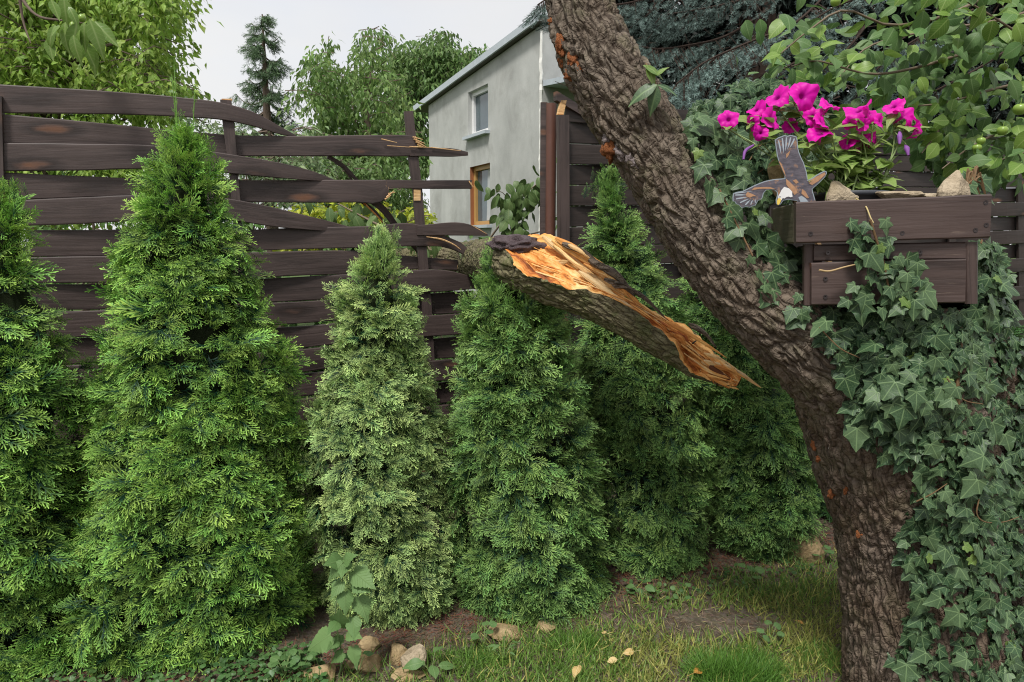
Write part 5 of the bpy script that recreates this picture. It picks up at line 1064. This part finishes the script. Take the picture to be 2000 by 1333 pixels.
for x, y, x1, y1 in ((1472, 284, 1452, 312), (1757, 258, 1757, 282), (1768, 284, 1774, 304)):
    mb = MB(); addtube(mb, [P(x, y, 2.03), P((x + x1) / 2 - (6 if x < 1500 else 0), (y + y1) / 2 - 3, 2.02), P(x1, y1, 2.01)], [.003, .008 if x > 1500 else .005, .003], 7, 12, disp=None); mb.build("wilted_flower", M_wilt, pet, smooth=True)
    addt = MB(); addtube(addt, [stems[0 if x < 1500 else 18][12], P(x, y - 4, 2.03), P(x, y, 2.03)], .0016, 5, 10); addt.build("stem", M_stem, pet)

# ------------------------------------------------------------------ flat bird plaque
eag = thing("eagle_plaque", "flat cut-out plaque of a bald eagle with raised wing on the planter's left end", "ornament", tuple(P(1560, 395, 1.99)))
ED = 1.99
def earclip(poly):
    from mathutils.geometry import tessellate_polygon
    return np.array(tessellate_polygon([[Vector((float(a), float(b), 0)) for a, b in poly]]))
def ept(q, lift): q = np.asarray(q, float); return P(1400 + .15 * q[:, 0], 230 + .15 * q[:, 1], ED) + fnrm * lift
def eplate(name, poly, mat, lift, th, parent=None):
    poly = np.array(poly, float); T3 = earclip(poly); n = len(poly); f_, b_ = ept(poly, lift), ept(poly, lift - th); mb = MB(); mb.add(np.vstack([f_, b_]), np.vstack([T3, T3[:, ::-1] + n]), np.tile(poly / 1000, (2, 1)))
    i = np.arange(n); j = (i + 1) % n; mb.add(np.vstack([f_, b_]), np.stack([i, j, j + n, i + n], -1)); return mb.build(name, mat, parent if parent is not None else eag)
M_eb = plain("plaque_edge", (.27, .32, .36), .3, .5, .1); 
def featherm():
    m = NT("plumage_print"); uv = m.uv(); n = m.noise(m.mapping(uv, (9, 26, 1), rot=(0, 0, .5)), 1, 5, .7); n2 = m.noise(uv, 7, 5, .7)
    c = m.mix(m.ramp(n, [(.35, 0), (.65, 1)]), (.055, .05, .065), (.13, .115, .14)); c = m.mix(m.ramp(n2, [(.55, 0), (.66, .9)]), c, (.36, .20, .11)); return m.done(c, .3, .5)
M_ef = featherm(); M_er = plain("rust_print", (.40, .22, .12), .35, .5, .5, 90); M_ew = plain("white_print", (.72, .72, .72), .35, .5, .08, 60); M_ey = plain("beak_yellow", (.72, .52, .10), .35); M_eg = plain("grey_feather_print", (.34, .39, .44), .3, .5, .2, 60); M_ek = plain("eye_black", (.02, .02, .02), .3)
OUT = [(755, 290), (800, 258), (840, 245), (880, 228), (920, 238), (960, 226), (1000, 236), (1035, 246), (1050, 290), (1055, 345), (1060, 400), (1075, 460), (1100, 520), (1130, 580), (1150, 640), (1168, 700), (1178, 760), (1182, 815), (1240, 790), (1300, 745), (1360, 712), (1400, 692), (1428, 700), (1434, 725), (1410, 775), (1370, 815), (1330, 855), (1285, 895), (1245, 930), (1252, 970), (1265, 1010), (1278, 1060), (1288, 1105), (1050, 1112), (1050, 1085), (980, 1075), (930, 1068), (870, 1080), (848, 1105), (830, 1132), (800, 1145), (775, 1125), (768, 1080), (785, 1020), (785, 975), (755, 948), (700, 938), (645, 945), (610, 985), (600, 1030), (585, 1062), (535, 1085), (505, 1145), (465, 1155), (430, 1172), (385, 1160), (325, 1178), (290, 1140), (250, 1125), (235, 1095), (208, 1090), (205, 1040), (215, 985), (260, 968), (330, 958), (400, 925), (480, 885), (550, 855), (620, 828), (690, 812), (760, 800), (830, 795), (885, 790), (880, 740), (850, 680), (815, 600), (785, 500), (770, 400)]
body = eplate("backing", OUT, M_eb, 0, .005)
c_ = np.array([[p[0], p[1]] for p in OUT], float); nxt = np.roll(c_, -1, 0) - np.roll(c_, 1, 0); nrm2 = norm(np.stack([-nxt[:, 1], nxt[:, 0]], -1)); IN = c_ + nrm2 * 13
eplate("plumage", IN, M_ef, .0012, .0011)
for x0, y0, x1, y1, w0 in ((800, 300, 835, 480, 13), (850, 270, 868, 470, 14), (905, 260, 890, 440, 14), (960, 260, 915, 420, 14), (1010, 275, 945, 400, 14), (240, 1010, 400, 1010, 12), (250, 1060, 400, 1040, 12), (300, 1110, 420, 1060, 12), (370, 1140, 440, 1070, 12), (440, 1135, 470, 1070, 10), (500, 1110, 500, 1060, 9), (230, 990, 480, 960, 7)):
    a_, b_ = np.array([x0, y0.__float__()]), np.array([x1, float(y1)]); d_ = (b_ - a_) / np.linalg.norm(b_ - a_); s_2 = np.array([-d_[1], d_[0]]) * w0
    eplate("feather", [a_ - s_2 * .6, (a_ + b_) / 2 - s_2, b_, (a_ + b_) / 2 + s_2 * .5, a_ + s_2 * .6], M_eg, .002, .0009)
for poly in ([(450, 950), (480, 915), (580, 905), (690, 905), (770, 935), (700, 930), (600, 928), (520, 935)], [(375, 1005), (400, 965), (420, 980), (470, 1000), (515, 1025), (470, 1025), (430, 1045), (390, 1030)], [(900, 800), (940, 830), (1010, 900), (1050, 980), (1010, 1010), (960, 940), (905, 880)], [(1110, 930), (1150, 960), (1200, 1050), (1170, 1050), (1100, 990)], [(1190, 830), (1300, 770), (1400, 715), (1415, 740), (1330, 820), (1240, 880), (1200, 860)], [(985, 820), (1030, 805), (1065, 845), (1030, 865)], [(800, 560), (840, 600), (880, 700), (900, 780), (860, 700)], [(900, 480), (955, 430), (935, 490), (905, 530)]):
    eplate("rust_patch", poly, M_er, .0021, .0009)
eplate("tail", [(1060, 1040), (1100, 1020), (1150, 1050), (1200, 1108), (1090, 1108)], M_eg, .0022, .0009)
eplate("head", [(875, 905), (900, 912), (935, 922), (960, 945), (980, 970), (978, 1000), (985, 1030), (960, 1040), (935, 1030), (905, 1035), (880, 1055), (855, 1050), (838, 1080), (815, 1085), (795, 1060), (800, 1020), (822, 985), (840, 945)], M_ew, .0026, .0012)
eplate("beak", [(795, 1055), (815, 1048), (832, 1062), (828, 1095), (815, 1125), (798, 1140), (782, 1130), (780, 1090)], M_ey, .0034, .0012)
eplate("eye", [(812, 1030), (824, 1026), (828, 1036), (816, 1042)], M_ek, .0034, .0007)

# ------------------------------------------------------------------ ivy
M_ivy = leafmat("ivy_leaf", (.016, .048, .020), (.105, .168, .080), (.22, .33, .15), 'ivy', .12, .42, .28, 9); M_ivy2 = leafmat("young_ivy_leaf", (.10, .19, .04), (.20, .30, .07), (.32, .42, .14), 'ivy', .25, .4, .5, 6); M_ivy3 = leafmat("ivy_leaf_painted_shade", (.025, .06, .03), (.055, .10, .05), (.13, .20, .12), 'ivy', .1, .4, .5, 6)  # third leaf copy has shade put into its colour
M_vine = plain("ivy_stem", (.16, .10, .05), .75, .25)
ivy = thing("ivy_vine", "thick ivy with pale-veined lobed leaves clothing the trunk below the planter", "ivy", tuple(GP(1900, 1400)))
PA = [(1560, 560), (1590, 600), (1900, 600), (1905, 500), (1945, 470), (1965, 540), (1985, 640), (2015, 720), (2060, 900), (2060, 1400), (1770, 1400), (1755, 1290), (1775, 1150), (1755, 1060), (1800, 980), (1775, 915), (1690, 880), (1665, 830), (1660, 760), (1625, 690), (1590, 640), (1545, 600)]
PB = [(1345, 225), (1400, 210), (1440, 250), (1455, 330), (1500, 400), (1520, 470), (1580, 490), (1585, 600), (1560, 600), (1500, 590), (1480, 540), (1440, 470), (1400, 400), (1375, 330), (1345, 280)]
PC = [(1650, 430), (1735, 430), (1745, 490), (1790, 510), (1820, 560), (1810, 605), (1640, 605), (1650, 560), (1690, 540), (1660, 470)]
def mass_depth(x, y):
    D0, cx0, Rr0 = 2.36, 1850., .36; dx = (x - cx0) / F * D0; d = D0 - math.sqrt(max(.0004, Rr0 ** 2 - dx * dx)) * .9 if abs(dx) < Rr0 else D0
    s = surf_front(x, y); return min(d, s) if s else d
def ivy_frames(q, lift, jit, g, kind='A'):
    n = len(q); pos = np.zeros((n, 3)); nr = np.zeros((n, 3))
    for i, (x, y) in enumerate(q):
        if kind == 'A': d = mass_depth(x, y); nx_ = np.clip((x - 1840) / 230, -.9, .9)
        elif kind == 'B': s = surf_front(x - 25, y + 20) or surf_front(x - 60, y + 45) or 2.15; d = s + .02 + .12 * max(0, (x - 1350 - (y - 220) * .45) / 140); nx_ = .2
        else: d = 1.95 - .08 * (x - 1555) / 382 + .0; nx_ = 0
        pos[i] = P(x, y, d - lift + jit * g.random()); nr[i] = [nx_, -1, .55]
    nr += g.normal(size=(n, 3)) * .33; tip = np.stack([g.normal(size=n) * .85 + nr[:, 0] * .3, -.15 + 0 * g.random(n), -1 + g.uniform(0, .6, n)], -1)
    return pos, basis(tip, nr)
def spaced(poly, n, g, k=10):
    c = psample(poly, n * k); out = [c[0]]
    for i in range(1, n):
        cand = c[i * k:(i + 1) * k]; d = np.min(((cand[:, None] - np.array(out)[None]) ** 2).sum(-1), axis=1); out.append(cand[np.argmax(d)])
    return np.array(out)
g = np.random.default_rng(21)
for poly, nobj, nst, kd, lift, jit, size in ((PA, 216, 2000, 'A', .085, .09, .057), (PB, 50, 240, 'B', .05, .03, .056), (PC, 30, 44, 'C', .04, .015, .056)):
    q = spaced(poly, nobj, g); pos, R_ = ivy_frames(q, lift, jit, g, kd); s_ = size * g.uniform(.6, 1.35, len(q)) * .92; yng = g.random(len(q)) < .06; s_[yng] *= .55; leaf_objs(ivy, IVY, [M_ivy], pos[~yng], R_[~yng], s_[~yng]); leaf_objs(ivy, IVY, [M_ivy2], pos[yng], R_[yng], s_[yng])
    q = psample(poly, nst); pos, R_ = ivy_frames(q, lift - .035, .06, g, kd); mb = MB(); s_ = size * g.uniform(.45, .95, nst); kk_ = g.integers(0, 6, nst)
    if kd == 'C': pos += fnrm * .02
    for k in range(6): w_ = kk_ == k; scatter(mb, IVY[k], pos[w_], R_[w_], s_[w_], tints(w_.sum()))
    mb.build("inner_leaves", M_ivy, ivy, kind='stuff', smooth=True)
def vine(parent, pts_px, r=.004, lift=.03):
    pts = []
    for x, y in pts_px: d = mass_depth(x, y) - lift; pts.append(P(x, y, d))
    twig(parent, np.array(pts), r, r * .6, M_vine, 24, "stem")
for v_ in ([(1775, 780), (1785, 880), (1790, 960), (1800, 1040), (1820, 1120)], [(1770, 930), (1772, 1000), (1768, 1060)], [(1880, 640), (1870, 760), (1885, 880), (1900, 1000), (1920, 1150), (1930, 1330)], [(1700, 720), (1740, 800), (1760, 860)], [(1840, 620), (1850, 740), (1840, 860), (1830, 980)]): vine(ivy, v_, .006, .015)
for v_ in ([(1912, 975), (1908, 1005), (1925, 1020), (1960, 1020), (1990, 1010)], [(1790, 980), (1820, 965), (1850, 945)], [(1600, 640), (1640, 680), (1680, 700)], [(1850, 740), (1880, 780), (1920, 790)]): vine(ivy, v_, .0022, .075)
twig(ivy, P([1672, 1690, 1700, 1706], [388, 402, 425, 436], [1.98, 1.925, 1.90, 1.89]), .0024, .0018, plain("pale_tendril", (.45, .36, .16), .6)); twig(ivy, P([1700, 1712, 1725, 1735, 1740], [430, 470, 510, 560, 600], [1.885, 1.89, 1.90, 1.91, 1.92]), .004, .003, M_vine)
twig(ivy, P([1600, 1620, 1650, 1680], [528, 530, 522, 515], [1.90, 1.90, 1.90, 1.90]), .003, .002, plain("pale_tendril2", (.40, .28, .14), .6)); twig(ivy, P([1765, 1790, 1815, 1830], [560, 570, 585, 598], [1.88, 1.87, 1.87, 1.88]), .002, .0015, plain("pale_tendril3", (.5, .3, .1), .6))
twig(ivy, P([1405, 1430, 1445, 1470], [370, 420, 450, 500], [2.06, 2.04, 2.02, 2.0]), .003, .0025, M_vine)
# loose sprig on the limb
spr = thing("ivy_sprig", "single three-lobed ivy sprig sticking to the upper edge of the leaning limb", "ivy", tuple(P(1283, 168, 2.1)))
for (x, y, x1, y1, m_) in ((1283, 168, 1232, 185, M_ivy), (1283, 168, 1272, 215, M_ivy), (1283, 168, 1322, 172, M_ivy), (1262, 128, 1284, 160, M_ivy2), (1255, 130, 1296, 138, M_ivy2), (1280, 150, 1298, 128, M_ivy2)):
    a_, b_ = P(x, y, 2.05), P(x1, y1, 2.03); leaf_objs(spr, [(LANCE[1][0] * [1.5, 1, 1],) + LANCE[1][1:]], [m_], a_[None], basis((b_ - a_)[None], np.array([[0, -.8, .7]])), np.array([np.linalg.norm(b_ - a_)]), cache={})
twig(spr, P([1262, 1275, 1283], [125, 150, 168], [2.12, 2.08, 2.05]), .003, .002, M_vine)
# small-leaved ivy heaps behind
def heap(name, label, cat, poly, D, dz, n, size, mats, tm, seed, root_at=None):
    g = np.random.default_rng(seed); q = psample(poly, n); o = thing(name, label, cat, tuple(P(np.mean([a for a, b in poly]), 480, D) * [1, 1, 0])); pos = P(q[:, 0], q[:, 1], D + g.uniform(-dz, dz, n)); nr = np.array([0, -.8, .6]) + g.normal(size=(n, 3)) * .4; tip = np.stack([g.normal(size=n) * .7, -.2 + 0 * q[:, 0], -.8 + g.normal(size=n) * .4], -1); mb = MB(); kk_ = g.integers(0, len(tm), n); s_ = size * g.uniform(.6, 1.2, n)
    for k in range(len(tm)): w_ = kk_ == k; scatter(mb, tm[k], pos[w_], basis(tip, nr)[w_], s_[w_], tints(w_.sum(), .3))
    mb.build("leaves", mats, o, kind='stuff', smooth=True)
    mb = MB()
    for k in range(26): i, j = g.integers(0, n, 2); a_, b_ = pos[i], pos[i] + (pos[j] - pos[i]) * min(1, .3 / (np.linalg.norm(pos[j] - pos[i]) + 1e-6)); v, f, u_ = tube(path3([a_, (a_ + b_) / 2 + [0, 0, .03], b_], 6), .003, 4); mb.add(v, f, u_)
    base = pos.mean(0); rt_ = np.array(root_at) if root_at is not None else np.array([base[0], base[1] + .05, 0]); v, f, u_ = tube(path3([rt_, (rt_ + base) / 2 + [0, .04, 0], base], 8), .010, 5); mb.add(v, f, u_); mb.build("stems", M_vine, o, kind='stuff'); return o
heap("ivy_bush", "small-leaved ivy bush rising behind the left part of the flowers", "ivy", [(1340, 215), (1400, 190), (1440, 165), (1500, 150), (1560, 175), (1600, 200), (1640, 300), (1560, 380), (1440, 400), (1380, 300)], 2.75, .28, 1100, .05, M_ivy, IVY, 31, root_at=P(1700, 640, 2.3))
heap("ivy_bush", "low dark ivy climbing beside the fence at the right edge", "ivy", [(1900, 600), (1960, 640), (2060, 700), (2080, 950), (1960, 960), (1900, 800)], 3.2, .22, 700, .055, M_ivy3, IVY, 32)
heap("ivy_tuft", "narrow ivy strand hanging right of the planter before the fence", "ivy", [(1905, 480), (1935, 470), (1975, 540), (1965, 580), (1990, 640), (1930, 640), (1905, 600)], 2.15, .07, 120, .055, M_ivy, IVY[:3], 33, root_at=P(1900, 660, 2.25))
heap("vine_sprig", "thin vine runner with small leaves beside the pointed stone", "ivy", [(1885, 340), (1910, 335), (1925, 370), (1945, 378), (1900, 392), (1882, 380)], 1.98, .02, 16, .042, M_ivy, IVY[:3], 34, root_at=P(1895, 400, 2.0))

# ------------------------------------------------------------------ ground cover, stones, litter
g = np.random.default_rng(41)
edge = np.array([GP(x, y)[:2] for x, y in ((380, 1400), (560, 1322), (700, 1285), (900, 1228), (1100, 1180), (1250, 1146), (1400, 1118), (1560, 1085), (1700, 1062), (2000, 1040), (2400, 1000))])
def grass_ok(x, y): return y < np.interp(x, edge[:, 0], edge[:, 1]) 
def blade(w_=.03, bend=.35): V = np.array([[-w_, 0, 0], [w_, 0, 0], [-w_ * .7, .5, -bend * .25], [w_ * .7, .5, -bend * .25], [0, 1, -bend]]); Fc = np.array([[0, 1, 3], [0, 3, 2], [2, 3, 4]]); return V, Fc, V[:, :2].copy(), np.ones((5, 3))
def scat_ground(n, x0, x1, y0, y1, ok=True):
    x, y = g.uniform(x0, x1, n), g.uniform(y0, y1, n); k = grass_ok(x, y) if ok else np.ones(n, bool); return x[k], y[k]
mb = MB(); x, y = scat_ground(150000, -1.6, 3.6, 1.9, 4.6); dn = fbm(np.stack([x * 2.6, y * 2.6, 0 * x], -1), 3, 2); bp_ = GP(1390, 1222)[:2]; dd_ = np.hypot((x - bp_[0]) / .30, (y - bp_[1]) / .13)
eg = np.interp(x, edge[:, 0], edge[:, 1]) - y
k = (g.random(len(x)) < np.clip(.66 + dn * 1.4, .10, 1) * np.clip(dd_ - .6, 0.02, 1) * np.clip(.15 + eg * 2.6, 0, 1)); x, y = x[k], y[k]; n = len(x)
tip = np.stack([g.normal(size=n) * .6, g.normal(size=n) * .6, np.full(n, 1.)], -1); hue = (fbm(np.stack([x * 1.5, y * 1.5, 0 * x + 5], -1), 3, 6) + g.normal(size=n) * .3)[:, None]; tn = np.where(hue > .25, np.array([[1.9, 1.15, 1.6]]), np.array([[1, 1, 1]])) * g.uniform(.7, 1.3, (n, 1)); tn = np.where(g.random((n, 1)) < .09, np.array([[3.6, 1.9, 3.0]]), tn)
scatter(mb, blade(), np.stack([x, y, gh(x, y) - .003], -1), basis(tip, rdir(n)), np.stack([np.full(n, .085), g.uniform(.03, .085, n), np.full(n, .07)], -1), tn)
M_grass = leafmat("grass_blade", (.10, .21, .035), (.20, .33, .07), trans=.3, rough=.5, scale=5)
mb.build("lawn_grass", M_grass, kind='stuff')
mb = MB()
for (px_, py_, rx, ry, nn_, hh) in ((1435, 1318, .21, .13, 6200, .075), (1120, 1260, .16, .06, 900, .07), (900, 1290, .22, .06, 1000, .06), (1600, 1290, .12, .1, 900, .06)):
    c = GP(px_, py_)[:2]; r_ = np.sqrt(g.random(nn_)); a_ = g.uniform(0, 6.283, nn_); x, y = c[0] + rx * r_ * np.cos(a_), c[1] + ry * r_ * np.sin(a_); out = np.stack([np.cos(a_) * r_ * .7, np.sin(a_) * r_ * .7, np.ones(nn_)], -1) + g.normal(size=(nn_, 3)) * .25
    hgt = hh * (1.05 - .6 * r_ ** 2) * g.uniform(.45, 1.3, nn_) * (1 + .8 * fbm(np.stack([x * 16, y * 16, 0 * x], -1), 2, 4)); kp = g.random(nn_) < 1.25 - r_ ** 2; x, y, out, hgt = x[kp], y[kp], out[kp], hgt[kp]; nn_ = len(x); scatter(mb, blade(.016, .5), np.stack([x, y, gh(x, y) - .003], -1), basis(out, rdir(nn_)), np.stack([np.full(nn_, .08), hgt, hgt], -1), tints(nn_, .3) * [.85, 1.0, .8])
mb.build("grass_tufts", M_grass, kind='stuff')
# reddish litter of dead thuja sprays
mb = MB(); n = 15000; x = g.uniform(-2.2, 3.6, n); y = np.interp(x, edge[:, 0], edge[:, 1]) + g.normal(size=n) * .10 + .08; k = y > 2.0; x, y = x[k], y[k]; n = len(x)
scatter(mb, blade(.05, .1), np.stack([x, y, gh(x, y) + g.uniform(0, .012, n)], -1), basis(rdir(n) * [1, 1, .25], np.array([0, 0, 1]) + g.normal(size=(n, 3)) * .3), np.stack([np.full(n, .025), g.uniform(.015, .05, n), np.full(n, .03)], -1), np.stack([g.uniform(.5, 1.4, n), g.uniform(.45, 1.1, n), g.uniform(.5, 1, n)], -1))
mb.build("needle_litter", leafmat("dead_spray", (.13, .07, .04), (.27, .17, .10), trans=0, rough=.8, scale=20), kind='stuff')
mb = MB(); x, y = scat_ground(9000, -1.6, 3.6, 1.9, 4.6); n = len(x)
scatter(mb, blade(.04, .1), np.stack([x, y, gh(x, y) + .004], -1), basis(rdir(n) * [1, 1, .2], np.array([0, 0, 1]) + g.normal(size=(n, 3)) * .2), np.stack([np.full(n, .03), g.uniform(.02, .06, n), np.full(n, .02)], -1), np.stack([g.uniform(.6, 1.2, n)] * 3, -1))
mb.build("dry_straw", leafmat("dry_straw", (.26, .20, .12), (.42, .34, .21), trans=0, rough=.8, scale=20), kind='stuff')
for lab, px_, py_, rr, sq, sd_, m_ in (("rounded ochre stone lying at the foot of the trunk, left side", 1566, 1088, .095, (1, .8, .95), 51, M_stone2), ("upright ochre stone beside the pitted one at the thuja's foot", 776, 1290, .055, (.75, .8, 1), 52, M_stone2), ("pale pitted stone at the foot of the cream-tipped thuja", 808, 1300, .058, (.9, .8, 1), 53, M_stone), ("flat tan stone left of the two upright stones", 716, 1303, .06, (1.15, .8, .45), 54, M_stone2), ("low stone nearest the bottom edge under the pitted stone", 800, 1322, .05, (1.2, .8, .4), 55, M_stone2), ("yellow-brown stone just behind the flat tan one", 722, 1262, .05, (1, .8, .6), 56, M_stone2), ("brown stone below the mid green thuja", 984, 1240, .06, (1.2, .8, .6), 57, M_stone2), ("small stone right of the brown one by the thuja", 1063, 1228, .04, (1.2, .8, .6), 58, M_stone2), ("mossy stone among the round weeds at the bottom", 625, 1322, .06, (1.1, .8, .55), 59, M_stone2)):
    c = GP(px_, py_); c[2] = rr * sq[2] * .3; stone(lab, c, rr, sq, sd_, m_)
wl0_ = leafmat('ground_weed_leaf', (.05, .12, .035), (.13, .22, .07), trans=.2)
# small round-leaved ground cover along the foot of the hedge
mb = MB(); n = 900; q_ = np.concatenate([psample([(430, 1290), (620, 1270), (640, 1345), (420, 1345)], 360), psample([(0, 1315), (460, 1300), (460, 1360), (0, 1360)], 260), psample([(1180, 1150), (1640, 1075), (1640, 1130), (1200, 1200)], 180), psample([(1750, 1040), (2060, 1010), (2060, 1100), (1800, 1140)], 100)]); gp = GP(q_[:, 0], q_[:, 1]); gp[:, 2] = gh(gp[:, 0], gp[:, 1]) + g.uniform(.008, .05, n); an_ = g.uniform(0, 6.283, n)
for k in range(2): w_ = np.arange(n) % 2 == k; scatter(mb, ROUND[k], gp[w_], basis(np.stack([np.cos(an_), np.sin(an_), .1 + 0 * an_], -1), np.array([0, -.3, 1]) + g.normal(size=(n, 3)) * .3)[w_], g.uniform(.010, .028, w_.sum()), tints(w_.sum(), .3))
mb.build("ground_cover_weeds", wl0_, kind='stuff')
# fallen leaves
M_fall = leafmat("fallen_leaf", (.50, .34, .12), (.62, .50, .26), (.7, .6, .35), 'mid', .1, .6)
M_fall2 = leafmat("orange_fallen_leaf", (.52, .22, .04), (.58, .32, .08), (.6, .4, .15), 'mid', .1, .6)
for lab, px_, py_, L, m_ in (("cream coloured fallen leaf with a long stalk in the grass", 1130, 1314, .055, M_fall), ("pale curled fallen leaf left of the lush grass tuft", 1205, 1302, .04, M_fall), ("yellow crumpled fallen leaf above the curled one", 1238, 1286, .045, M_fall), ("orange fallen leaf at the very bottom edge", 1355, 1329, .05, M_fall2), ("tiny orange leaf on the ground near the trunk", 1557, 1226, .025, M_fall2), ("small pale leaf on the grass above the others", 1185, 1250, .028, M_fall)):
    c = GP(px_, py_) + [0, 0, .03]; T = OVAL[int(g.integers(4))]; b = MB(); Rm_ = basis(np.array([[g.normal(), g.normal() * .6, .1]]), np.array([[g.normal() * .3, -.4, 1]]))
    scatter(b, T, c[None], Rm_, np.array([L])); addtube(b, [c, c - Rm_[0][:, 1] * L * .7 + [0, 0, .003]], .001, 4, 3); tag(b.build("fallen_leaf", m_, smooth=True), lab, "leaf", "fallen leaves on the grass")
# nettle
M_net = leafmat("nettle_leaf", (.10, .20, .06), (.17, .28, .10), (.17, .27, .10), 'mid', .25, .55, .3, 6, .8)
net = thing("nettle_plant", "tall nettle with toothed leaves growing between the two big thujas", "weed", tuple(GP(650, 1345)))
D = 2.42; twig(net, P([655, 668, 660, 655, 668, 672], [1345, 1290, 1240, 1190, 1140, 1085], [D + .02, D, D, D, D, D]), .004, .0025, plain("nettle_stem", (.14, .20, .08), .6)); 
for (x, y, x1, y1) in ((672, 1098, 642, 1096), (672, 1098, 690, 1082), (672, 1095, 668, 1122), (670, 1100, 636, 1136), (690, 1115, 730, 1150), (668, 1135, 640, 1172), (690, 1140, 722, 1155), (674, 1155, 676, 1206), (700, 1165, 722, 1218), (660, 1215, 640, 1235), (690, 1205, 690, 1255), (665, 1240, 648, 1275), (650, 1240, 585, 1272), (660, 1250, 640, 1268), (690, 1262, 694, 1310), (672, 1275, 640, 1298), (680, 1235, 702, 1242), (668, 1225, 655, 1205)):
    a_, b_ = P(x, y, D - .02 + rng.uniform(-.03, .03)), P(x1, y1, D - .07 + rng.uniform(-.03, .03)); leaf_objs(net, NETTLE, [M_net], a_[None], basis((b_ - a_)[None], np.array([[rng.uniform(-.4, .4), -.8, .7]])), np.array([np.linalg.norm(b_ - a_) * .88]))
    twig(net, np.array([P(668, min(1300, y + 8), D), (P(668, y + 8, D) + a_) / 2 + [0, 0, .004], a_]), .0012, .001, M_stem, 5, "leaf_stalk")
# low weeds
wl_ = leafmat("weed_leaf", (.07, .16, .05), (.14, .24, .08), (.2, .3, .12), 'mid', .25, .5)
for lab, px_, py_, n, L, tm in (("round-leaved weed cluster at the bottom left", 556, 1322, 9, .035, ROUND), ("round-leaved weed beside the mossy stone", 590, 1318, 8, .03, ROUND), ("broad-leaved weed between two thujas near the bare soil", 1252, 1168, 3, .055, OVAL), ("single tall-stalked round weed below the broad thuja", 1466, 1135, 4, .045, ROUND), ("pale crinkled dock weed at the bottom edge", 842, 1322, 5, .06, OVAL), ("small plantain rosette by the stones", 700, 1318, 5, .035, OVAL), ("pale sprig of a weed in the grass under the green thuja", 985, 1290, 6, .035, LANCE), ("little weed right of the stone by the trunk", 1602, 1098, 6, .04, ROUND), ("small weed by the dark gap under the thuja", 945, 1262, 5, .03, ROUND), ("creeping weed right of the bare patch", 1505, 1260, 6, .03, ROUND), ("tiny seedling clump left of the bare patch", 1330, 1180, 5, .028, ROUND)):
    c = GP(px_, py_); o = thing("weed_plant", lab, "weed", tuple(c)); a_ = np.arange(n) * 2.4 + g.random(); h = .035 + g.random(n) * .05; pos = c + np.stack([np.cos(a_) * .03, np.sin(a_) * .03, h], -1)
    leaf_objs(o, tm, [wl_], pos, basis(np.stack([np.cos(a_), np.sin(a_), .15 + 0 * a_], -1), np.array([0, -.45, 1]) + g.normal(size=(n, 3)) * .2), L * g.uniform(.8, 1.2, n))
    for k in range(n): twig(o, np.array([c, (c + pos[k]) / 2 + [0, 0, .008], pos[k]]), .0014, .001, M_stem, 5, "leaf_stalk")
